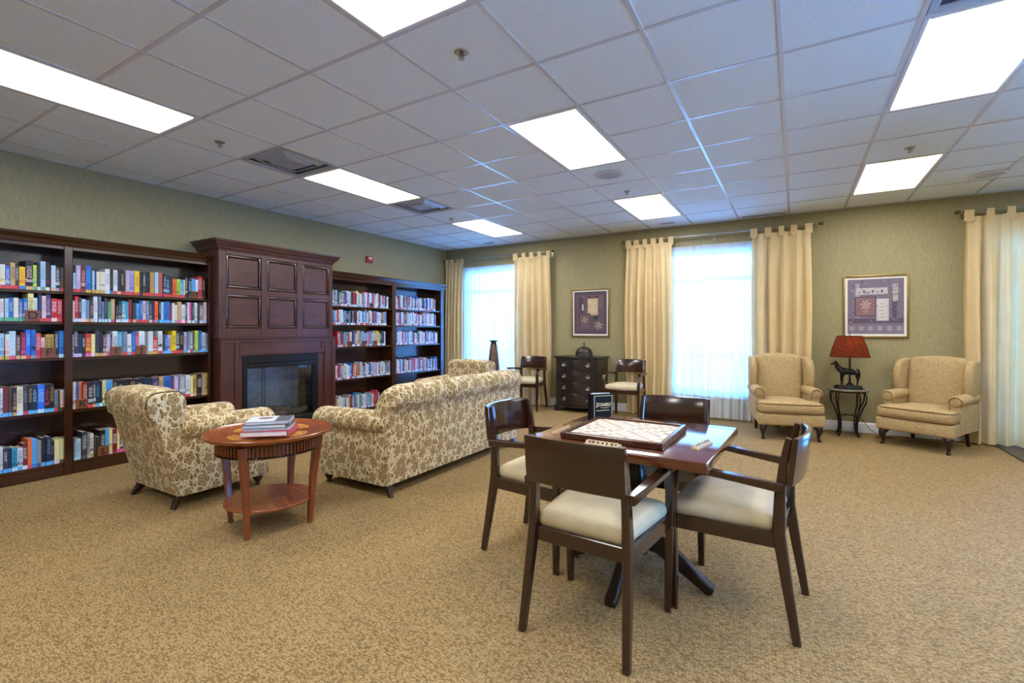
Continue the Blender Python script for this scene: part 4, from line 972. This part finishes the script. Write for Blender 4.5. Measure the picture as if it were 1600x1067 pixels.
# ------------------------------------------------------------------ iron side table, horse lamp
tx, ty = .622, 4.03
t = thing('side_table', 'wrought iron side table with a round stone top and curved legs', 'table', (tx, ty, 0))
b = BM(); add_lathe(b, [(.0005, .552), (.205, .552), (.216, .557), (.218, .565), (.212, .572), (.0005, .573)], seg=40); obj('top', b, 'stone_top', t, 40)
b = BM(); ring = [(.185*math.cos(2*PI*i/40), .185*math.sin(2*PI*i/40), .545) for i in range(41)]; add_tube(b, ring, .008, 8); obj('hoop', b, 'iron', t)
for k in range(4):
    a0 = PI/4+k*PI/2
    for da in (-.2, .2):
        b = BM(); cs, sn = math.cos(a0+da), math.sin(a0+da); cm, sm = math.cos(a0), math.sin(a0)
        prof = [(.185, .54, 1), (.205, .49, 1), (.2, .42, .9), (.165, .33, .5), (.13, .24, .25), (.115, .16, .15), (.117, .08, .12), (.13, .03, .1), (.15, .008, .08)]
        pts = []
        for r, z, q in prof:
            dx, dy = cm*(1-q)+cs*q, sm*(1-q)+sn*q; off = (.008 if da > 0 else -.008); pts.append((r*dx-sm*off, r*dy+cm*off, z))
        add_tube(b, pts, .0075, 8); obj('leg', b, 'iron', t)
b = BM()
for a in (PI/4, 3*PI/4): add_tube(b, [(.13*math.cos(a), .13*math.sin(a), .24), (0, 0, .255+.006*(a > 1)), (-.13*math.cos(a), -.13*math.sin(a), .24)], .005, 8)
obj('cross_brace', b, 'iron', t)
lz = .574; lp = thing('horse_lamp', 'table lamp with a dark bronze standing horse and red panelled shade', 'lamp', (tx+.005, ty, lz))
b = BM(); add_lathe(b, [(.0005, 0), (1, 0), (1.0, .014), (.95, .02), (.93, .034), (.86, .04), (.0005, .042)], seg=36, fn=lambda p: Vector((p.x*.148, p.y*.085, p.z))); obj('base', b, 'bronze', lp, 35)
b = BM(); add_lathe(b, [(.045, .042), (.036, .055), (.016, .075), (.014, .09), (.0105, .12), (.0105, .24), (.009, .26), (.009, .45)], (.015, .0, 0), 14)
for k in range(12): add_tube(b, [(.015+.011*math.cos(k*1.3), .011*math.sin(k*1.3), .26+.012*k), (.015+.011*math.cos(k*1.3+.8), .011*math.sin(k*1.3+.8), .268+.012*k)], .003, 5)
obj('stem', b, 'bronze', lp)
# horse: one skinned body; faces -x
hv = [(.0, 0, .208, .040, .044), (.045, 0, .207, .040, .045), (.086, 0, .216, .040, .046), (-.045, 0, .207, .040, .046), (-.080, 0, .222, .034, .044), (-.104, 0, .252, .022, .033), (-.122, 0, .288, .015, .024), (-.136, 0, .312, .014, .019), (-.154, 0, .303, .010, .014), (-.172, 0, .289, .008, .011), (-.18, 0, .284, .007, .008)]
he = [(0, 1), (1, 2), (0, 3), (3, 4), (4, 5), (5, 6), (6, 7), (7, 8), (8, 9), (9, 10)]
def leg(root, pts):
    k = root
    for p in pts: hv.append(p); he.append((k, len(hv)-1)); k = len(hv)-1
for s, dx in ((1, 0), (-1, .012)):
    leg(3, [(-.066+dx, s*.02, .18, .017, .018), (-.07+dx, s*.022, .14, .0105, .011), (-.071+dx, s*.022, .105, .008, .009), (-.069+dx, s*.022, .072, .006, .006), (-.071+dx, s*.022, .056, .007, .007), (-.077+dx, s*.022, .046, .009, .006)])
    leg(2, [(.098-dx, s*.022, .182, .022, .026), (.09-dx, s*.024, .148, .013, .015), (.103-dx, s*.024, .112, .008, .010), (.098-dx, s*.024, .074, .006, .006), (.096-dx, s*.024, .057, .007, .007), (.09-dx, s*.024, .046, .009, .006)])
me = bpy.data.meshes.new('horse'); me.from_pydata([v[:3] for v in hv], he, [])
ho = bpy.data.objects.new('horse', me); COL.objects.link(ho); ho.parent = lp; me.materials.append(M['bronze'])
sk = ho.modifiers.new('skin', 'SKIN'); sk.use_smooth_shade = True; sk.branch_smoothing = .4
if not me.skin_vertices: me.attributes  # layer is made by the modifier below
try:
    dat = me.skin_vertices[0].data
except Exception:
    bm = bmesh.new(); bm.from_mesh(me); bm.verts.layers.skin.verify(); bm.to_mesh(me); bm.free(); dat = me.skin_vertices[0].data
for i, v in enumerate(hv): dat[i].radius = (v[3], v[4]); dat[i].use_root = (i == 0)
sb = ho.modifiers.new('sub', 'SUBSURF'); sb.levels = 1; sb.render_levels = 2
b = BM(); add_tube(b, [(.082, 0, .238), (.103, 0, .228), (.111, 0, .19), (.110, 0, .145), (.114, 0, .112)], [.010, .010, .010, .009, .002], 8); obj('tail', b, 'bronze', ho)
b = BM()
for s in (-1, 1): add_tube(b, [(-.128, s*.009, .318), (-.127, s*.011, .333), (-.131, s*.010, .346)], [.006, .005, .001], 6)
obj('ears', b, 'bronze', ho)
b = BM(); add_tube(b, [(-.122, 0, .326), (-.108, 0, .302), (-.09, 0, .268), (-.072, 0, .25)], [.004, .008, .009, .004], 6, ell=(.6, 1.2)); obj('mane', b, 'bronze', ho)
# shade of eight flared panels
b = BM(); nP = 8; prof = [(.217, .385), (.206, .425), (.188, .49), (.165, .56), (.137, .64)]
rings = [[(r*math.cos(2*PI*(k+.5)/nP)+.012, r*math.sin(2*PI*(k+.5)/nP)*.8, z) for k in range(nP)] for r, z in prof]
add_loft(b, rings, False); sh = obj('shade', b, 'shade', lp, 20)
for k in range(nP):
    bb = BM(); a = 2*PI*(k+.5)/nP; add_tube(bb, [(r*math.cos(a)+.012, r*math.sin(a)*.8, z) for r, z in prof], .0025, 6); obj('seam', bb, 'leg_dark', sh)
for zr, rr in ((.385, .217), (.64, .137)):
    bb = BM(); add_tube(bb, [(rr*math.cos(2*PI*(k+.5)/nP)+.012, rr*math.sin(2*PI*(k+.5)/nP)*.8, zr) for k in range(nP+1)], .0035, 6); obj('trim', bb, 'leg_dark', sh)
b = BM(); add_lathe(b, [(.02, .50), (.03, .52), (.034, .545), (.025, .575), (.012, .59), (.0005, .592)], (.015, 0, 0), 16)
mb = NB('warm_bulb'); eb = mb.n('ShaderNodeEmission'); mb.set(eb.inputs[0], (1, .62, .3)); eb.inputs[1].default_value = 6; mb.l(eb.outputs[0], mb.out.inputs[0]); M['bulb'] = mb.m
obj('bulb', b, 'bulb', lp)
b = BM(); add_lathe(b, [(.016, .45), (.017, .5), (.01, .502)], (.015, 0, 0), 12); add_tube(b, [(.015, 0, .45), (.06, 0, .5), (.062, 0, .58), (.015, 0, .655)], .002, 6); add_tube(b, [(.015, 0, .45), (-.03, 0, .5), (-.032, 0, .58), (.015, 0, .655)], .002, 6); add_lathe(b, [(.004, .65), (.009, .66), (.006, .675), (.001, .68)], (.015, 0, 0), 10); obj('harp', b, 'brass_dark', lp)
b = BM(); add_tube(b, [(tx+.08, ty+.08, .58), (tx+.12, ty+.16, .565), (tx+.13, ty+.235, .5), (tx+.12, ty+.26, .35), (tx+.15, ty+.26, .2), (tx+.24, ty+.22, .06), (tx+.33, ty+.15, .008), (tx+.42, ty+.08, .006), (tx+.36, ty+.0, .006), (tx+.27, ty+.02, .006), (tx+.33, ty+.08, .011), (tx+.45, ty+.12, .006)], .0035, 8)
o = obj('lamp_cord', b, 'cord'); tag(o, 'brown lamp cord trailing down behind the iron table to the carpet', 'cord')

# ------------------------------------------------------------------ chest of drawers with a domed cloche
cx, cw = -2.875, .74; y_back = 4.31
t = thing('chest_of_drawers', 'near-black serpentine chest of four drawers against the olive wall', 'chest', (cx, y_back, 0))
def front(x, off=0.): u = x/(cw/2); return -.455 - .035*math.cos(u*PI*1.0) - off - .012*math.cos(u*PI*2)
def slab(nm, z0, z1, off, half, mat, yb=0., par=None, bev=.004):
    b = BM(); N = 20; pts = [(-half+2*half*i/N, front(-half+2*half*i/N, off)) for i in range(N+1)] + [(half, yb), (-half, yb)]
    add_prism(b, pts, 'xy', z0, z1, bev, 2); return obj(nm, b, mat, par or t, 25)
slab('carcass', .10, .84, -.012, cw/2-.012, 'chest_wood'); slab('top', .841, .872, .02, cw/2+.014, 'chest_wood', bev=.008); slab('base_moulding', .075, .099, .012, cw/2+.006, 'chest_wood', bev=.006)
for k in range(4):
    z0 = .115+.18*k; N = 16; hf = cw/2-.055; b = BM()
    pts = [(-hf+2*hf*i/N, front(-hf+2*hf*i/N, .004)) for i in range(N+1)] + [(hf, -.40), (-hf, -.40)]
    add_prism(b, pts, 'xy', z0, z0+.165, .006, 2); d = obj('drawer', b, 'chest_wood', t, 25)
    b = BM(); pts = [(-hf-.01+2*(hf+.01)*i/N, front(-hf-.01+2*(hf+.01)*i/N, .008)) for i in range(N+1)] + [(hf+.01, -.41), (-hf-.01, -.41)]
    add_prism(b, pts, 'xy', z0+.1655, z0+.1765, .003, 1); obj('drawer_bead', b, 'chest_wood', t, 25)
    for s in (-1, 1):
        x = s*.2; yf = front(x, .004); zc = z0+.09
        b = BM(); add_prism(b, [(x-.032, zc-.012), (x+.032, zc-.012), (x+.018, zc+.012), (x, zc+.032), (x-.018, zc+.012)], 'xz', yf-.006, yf+.004, .002); add_lathe(b, [(.006, 0), (.008, .004), (.004, .008)], (x, yf-.006, zc+.008), 8)
        add_tube(b, [(x-.024, yf-.01, zc-.002), (x-.027, yf-.018, zc-.014), (x-.012, yf-.022, zc-.024), (x+.012, yf-.022, zc-.024), (x+.027, yf-.018, zc-.014), (x+.024, yf-.01, zc-.002)], .004, 6); obj('pull', b, 'nickel', d)
for s in (-1, 1):
    for yy in (-.44, -.03):
        b = BM(); add_prism(b, [(s*(cw/2+.004), 0), (s*(cw/2+.004), .0745), (s*(cw/2-.17), .0745), (s*(cw/2-.15), .055), (s*(cw/2-.1), .045), (s*(cw/2-.07), 0)], 'xz', yy-.015, yy+.015, .004); obj('bracket_foot', b, 'chest_wood', t)
t = thing('cloche', 'dark domed bell-shaped cloche standing on the black chest', 'cloche', (-2.83, 4.08, .8725))
M['cloche'] = wood('carved_dark_metal', '#1b1411', '#3b2c24', .4, (2, 2, 6), 20)
b = BM(); add_lathe(b, [(.0005, 0), (.142, 0), (.146, .006), (.142, .014), (.0005, .015)], seg=32); obj('plate', b, 'cloche', t, 35)
b = BM(); add_lathe(b, [(.134, .0155), (.136, .03), (.131, .036), (.134, .05), (.128, .075), (.112, .105), (.085, .13), (.05, .145), (.02, .15), (.0005, .151)], seg=32); obj('dome', b, 'cloche', t, 50)
b = BM(); add_lathe(b, [(.018, .15), (.02, .156), (.008, .165), (.007, .178), (.016, .188), (.019, .2), (.012, .212), (.0005, .216)], seg=16); obj('knob', b, 'brass_dark', t, 50)

# tall tapered floor vase by the corner window
M['vase'] = wood('mottled_brown_glaze', '#2c211d', '#7d5a45', .3, (3, 3, 2), 7)
t = thing('floor_vase', 'tall tapered brown floor vase with a flared lip before the corner window', 'vase', (-4.44, 3.92, 0))
b = BM(); add_lathe(b, [(.0005, 0), (.14, 0), (.155, .015), (.16, .04), (.15, .2), (.12, .5), (.085, .85), (.065, 1.0), (.06, 1.03)], seg=8); obj('body', b, 'vase', t, 25)
b = BM(); add_lathe(b, [(.06, 1.03), (.05, 1.045), (.048, 1.07), (.062, 1.085), (.088, 1.105), (.084, 1.109), (.05, 1.085), (.04, 1.05), (.0005, 1.04)], seg=24); obj('lip', b, 'chest_wood', t, 50)

# ------------------------------------------------------------------ pictures
def picture(label, x0, x1, z0, z1, quads, mw):
    t = thing('wall_picture', label, 'picture', ((x0+x1)/2, YB, (z0+z1)/2), group='framed prints on the window wall'); w, h = x1-x0, z1-z0; fw = .022
    for c, s in (((-w/2+fw/2, -.014, 0), (fw, .027, h)), ((w/2-fw/2, -.014, 0), (fw, .027, h)), ((0, -.014, -h/2+fw/2), (w-2*fw-.001, .027, fw)), ((0, -.014, h/2-fw/2), (w-2*fw-.001, .027, fw))): box1('frame', 'gold_frame', c, s, t, .006, seg=2)
    box1('mat', 'mat_board', (0, -.008, 0), (w-2*fw, .008, h-2*fw), t, 0)
    mx = Matrix.Translation((0, -.0126, 0)) @ Matrix.Rotation(PI/2, 4, 'X') @ Matrix.Diagonal((w-2*fw-2*mw, h-2*fw-2*mw, 1, 1))
    print_sheet('print', quads, t, mx)
def flower(cx, cy, r, col, k, n=6, sq=1.):
    out = []
    for i in range(n):
        a = 2*PI*i/n+.3; out.append(([(cx, cy), (cx+r*.6*math.cos(a-.35), cy+r*.6*sq*math.sin(a-.35)), (cx+r*math.cos(a), cy+r*sq*math.sin(a)), (cx+r*.6*math.cos(a+.35), cy+r*.6*sq*math.sin(a+.35))], col, k+i*.1))
    return out
def leafy(cx, cy, h, col, k):
    out = [(R4(cx-.004, cy, cx+.004, cy+h), col, k)]
    for i in range(4):
        z = cy+h*(.1+.2*i)
        for s in (-1, 1): out.append(([(cx, z), (cx+s*.03, z+.05), (cx+s*.055, z+.13), (cx+s*.015, z+.07)], col, k+.2))
    return out
rp = random.Random(8)
def speck(x0, y0, x1, y1, cols, n, k):
    return [(R4(a, c, a+rp.uniform(.01, .05), c+rp.uniform(.004, .02)), rp.choice(cols), k+i*.01) for i, (a, c) in enumerate([(rp.uniform(x0, x1-.05), rp.uniform(y0, y1-.02)) for _ in range(n)])]
q1 = [(R4(-.5, -.5, .5, .5), '#574450', 0), (R4(-.42, -.42, .42, .42), '#65535a', 1), (R4(-.36, -.36, -.22, .38), '#4e3f4b', 2), (R4(.24, .1, .38, .40), '#6f5e5d', 2), (R4(-.10, .34, .26, .39), '#4a3a40', 3), (R4(-.08, -.06, .24, .34), '#c0a584', 3), (R4(-.05, -.02, .21, .30), '#cdb491', 4)]
q1 += speck(-.42, -.42, .42, .42, ['#7b6a6a', '#463844', '#8a776d'], 90, 5) + [(R4(-.34, -.40, .02, -.02), '#4d3a42', 8), (R4(-.32, -.38, .0, -.04), '#6f565c', 8.3)]
q1 += flower(-.16, -.17, .12, '#9f8872', 9, 6, .8) + flower(.26, -.30, .14, '#a8917c', 9, 6, .8) + flower(.17, -.12, .10, '#262a35', 9.5, 6, .8) + flower(-.24, .14, .10, '#2b2f38', 9, 5, .9) + [(R4(-.26, .06, -.2, .2), '#b8b4b4', 10)]
picture('tall framed print of a jug and pale panel above the black chest', -3.148, -2.495, 1.175, 1.962, q1, .024)
q2 = [(R4(-.5, -.5, .5, .5), '#7f7484', 0), (R4(-.5, -.34, .5, .5), '#75697a', 1), (R4(-.5, -.30, .5, -.22), '#5c4c5c', 2), (R4(-.36, -.20, -.28, .42), '#9a93a0', 2), (R4(-.34, .22, .22, .34), '#b7b3b4', 3), (R4(.02, -.26, .24, .14), '#bdb9b6', 3), (R4(.06, -.24, .2, .12), '#c9c5c0', 4), (R4(.30, .22, .40, .40), '#a4a2a0', 3), (R4(.31, .08, .40, .2), '#b0ada6', 3.5)]
q2 += speck(-.48, -.3, .48, .48, ['#8d8292', '#5f5364', '#9b8f98'], 120, 5) + [(R4(-.37, -.18, .02, .18), '#4f3a44', 7), (R4(-.35, -.165, .0, .165), '#84666a', 7.3)] + flower(-.17, .03, .11, '#b08f86', 8, 7) + flower(-.17, -.09, .08, '#a88a84', 9, 5, .5)
q2 += [(R4(.08, -.2+.06*i, .18, -.19+.06*i), '#8d8684', 10) for i in range(5)] + [(R4(-.3+.08*i, .25, -.26+.08*i, .25+.02+.03*(i % 2)), '#6d6368', 10) for i in range(6)]
q2 += leafy(.34, -.26, .38, '#443440', 9)
for i in range(6): q2 += flower(-.42+.168*i, -.40, .06, '#a39aa2', 9, 8)
picture('square framed print with pale blocks and a row of rosettes above the horse lamp', .595, 1.252, 1.190, 1.969, q2, .026)

# ------------------------------------------------------------------ curtain rods, curtains, sheers
def rod(x0, x1, z, label):
    t = thing('curtain_rod', label, 'curtain rod', ((x0+x1)/2, YB-.135, z), group='curtain rods'); h = (x1-x0)/2
    b = BM(); add_tube(b, [(-h, 0, 0), (h, 0, 0)], .011, 12); obj('rod', b, 'nickel', t)
    for s in (-1, 1):
        b = BM(); add_lathe(b, [(.011, 0), (.016, .004), (.012, .012), (.02, .022), (.024, .036), (.02, .05), (.008, .058), (.0005, .06)], seg=14); b.transform(Matrix.Translation((s*h, 0, 0)) @ Matrix.Rotation(s*PI/2, 4, 'Y')); obj('finial', b, 'brass_dark', t, 50)
    for x in (-h+.04, 0, h-.04):
        b = BM(); add_tube(b, [(x, .133, -.03), (x, .05, -.032), (x, .01, -.022), (x, 0, -.013)], .006, 8); add_box(b, (x, .132, -.03), (.03, .006, .06), .002); obj('bracket', b, 'nickel', t)
    return t
rod(-5.72, -3.47, 2.612, 'thin metal curtain rod over the corner window'); rod(-2.19, .325, 2.649, 'thin metal curtain rod over the middle window'); rod(1.69, 3.9, 2.625, 'thin metal curtain rod over the patio door curtains')
def curtain(name, label, x0, x1, zt, zb, nf, amp, yc, mat, seed, cat='curtain', tabs=0, rodz=None, flare=.0, group=None):
    rc = random.Random(seed); t = thing(name, label, cat, ((x0+x1)/2, yc, zb), group=group) if tabs else None
    ph = [rc.uniform(-.6, .6) for _ in range(nf+2)]; am = [rc.uniform(.55, 1.25) for _ in range(nf+2)]
    N = nf*10; K = 16; b = BM(); V = []; xm = (x0+x1)/2
    for k in range(K+1):
        f = k/K; row = []
        for i in range(N+1):
            u = i/N; fold = u*nf; j = int(fold)
            a = am[j]*(1-(fold-j)) + am[j+1]*(fold-j); p = ph[j]*(1-(fold-j)) + ph[j+1]*(fold-j)
            env = .25+.75*min(1, f*3)
            sv = math.sin(2*PI*fold+p); y = amp*a*math.copysign(abs(sv)**.75, sv)*env + amp*.4*math.sin(5*PI*fold*.7+2.3*p+1.2*f)*(.3+.7*f)
            xx = x0+(x1-x0)*u + (x1-x0)*flare*(u-.5)*math.sin(PI*min(1, f*1.05)) + .01*math.sin(5*f+3*u+seed)*f
            sag = -.012*abs(math.sin(PI*u*max(1, tabs-1)))*(f == 0) if tabs else 0
            row.append(b.verts.new((xx-xm, y, (zt-(zt-zb)*f)+sag-zb)))
        V.append(row)
    for k in range(K):
        for i in range(N): b.faces.new((V[k][i], V[k][i+1], V[k+1][i+1], V[k+1][i]))

    if not tabs:
        o = obj(name, b, mat, None, 0, True, (xm, yc, zb)); o.data.shade_smooth(); tag(o, label, cat, group); return o
    o = obj('panel', b, mat, t, 0, True); o.data.shade_smooth()
    for q in range(tabs):
        u = (q+.15)/(tabs-.7) if tabs > 1 else .5; u = min(.97, max(.03, u)); x = (x0-xm)+(x1-x0)*u + rc.uniform(-.012, .012); w = rc.uniform(.06, .085); rz = rodz-zb; y0 = -.0
        b = BM(); pts = [(x, .006, zt-zb-.05), (x, .010, rz-.03), (x, .013, rz), (x, .009, rz+.014), (x, 0, rz+.019), (x, -.009, rz+.014), (x, -.013, rz), (x, -.010, rz-.03), (x, -.012, zt-zb-.045)]
        add_sweep(b, pts, [(w, .003)]*9, (1, 0, 0), .05); tb_ = obj('tab', b, mat, t)
        b = BM(); add_prism(b, [(x-w*.5, zt-zb-.02), (x+w*.5, zt-zb-.02), (x+w*.45, zt-zb-.055), (x, zt-zb-.075), (x-w*.45, zt-zb-.055)], 'xz', -.019, -.015, .001); obj('tab_point', b, mat, tb_)
    b = BM()
    return t
CY = YB-.135; cg = 'cream tab top curtains'
curtain('curtain', 'narrow cream curtain in the corner beside the far bookcase', -5.70, -5.30, 2.565, .012, 5, .05, CY, 'curtain', 1, tabs=4, rodz=2.612, group=cg)
curtain('curtain', 'cream curtain between the corner window and the black chest', -4.20, -3.50, 2.565, .012, 5, .062, CY, 'curtain', 2, tabs=5, rodz=2.612, flare=.06, group=cg)
curtain('curtain', 'cream curtain between the wall chair and the middle window', -2.17, -1.50, 2.60, .012, 6, .06, CY, 'curtain', 3, tabs=6, rodz=2.649, flare=.08, group=cg)
curtain('curtain', 'cream curtain behind the wing chair at the middle window', -.43, .24, 2.60, .012, 5, .06, CY, 'curtain', 4, tabs=5, rodz=2.649, flare=.05, group=cg)
curtain('curtain', 'cream curtain at the patio door, cut by the frame edge', 1.74, 2.62, 2.575, .02, 7, .06, CY, 'curtain', 5, tabs=6, rodz=2.625, flare=.05, group=cg)
sg = 'white sheer curtains'
for k, (x0, x1, zt, lb, nf) in enumerate(((-5.40, -4.10, 2.47, 'bright white sheer curtain behind the floor vase', 15), (-1.60, -.34, 2.52, 'bright white sheer curtain of the middle window', 13), (1.95, 2.72, 2.5, 'white sheer curtain of the patio door, behind the cream curtain', 6))):
    curtain('sheer_curtain', lb, x0, x1, zt, .03, nf, .022, YB-.036, 'sheer', 20+k, 'sheer curtain', 0, group=sg)
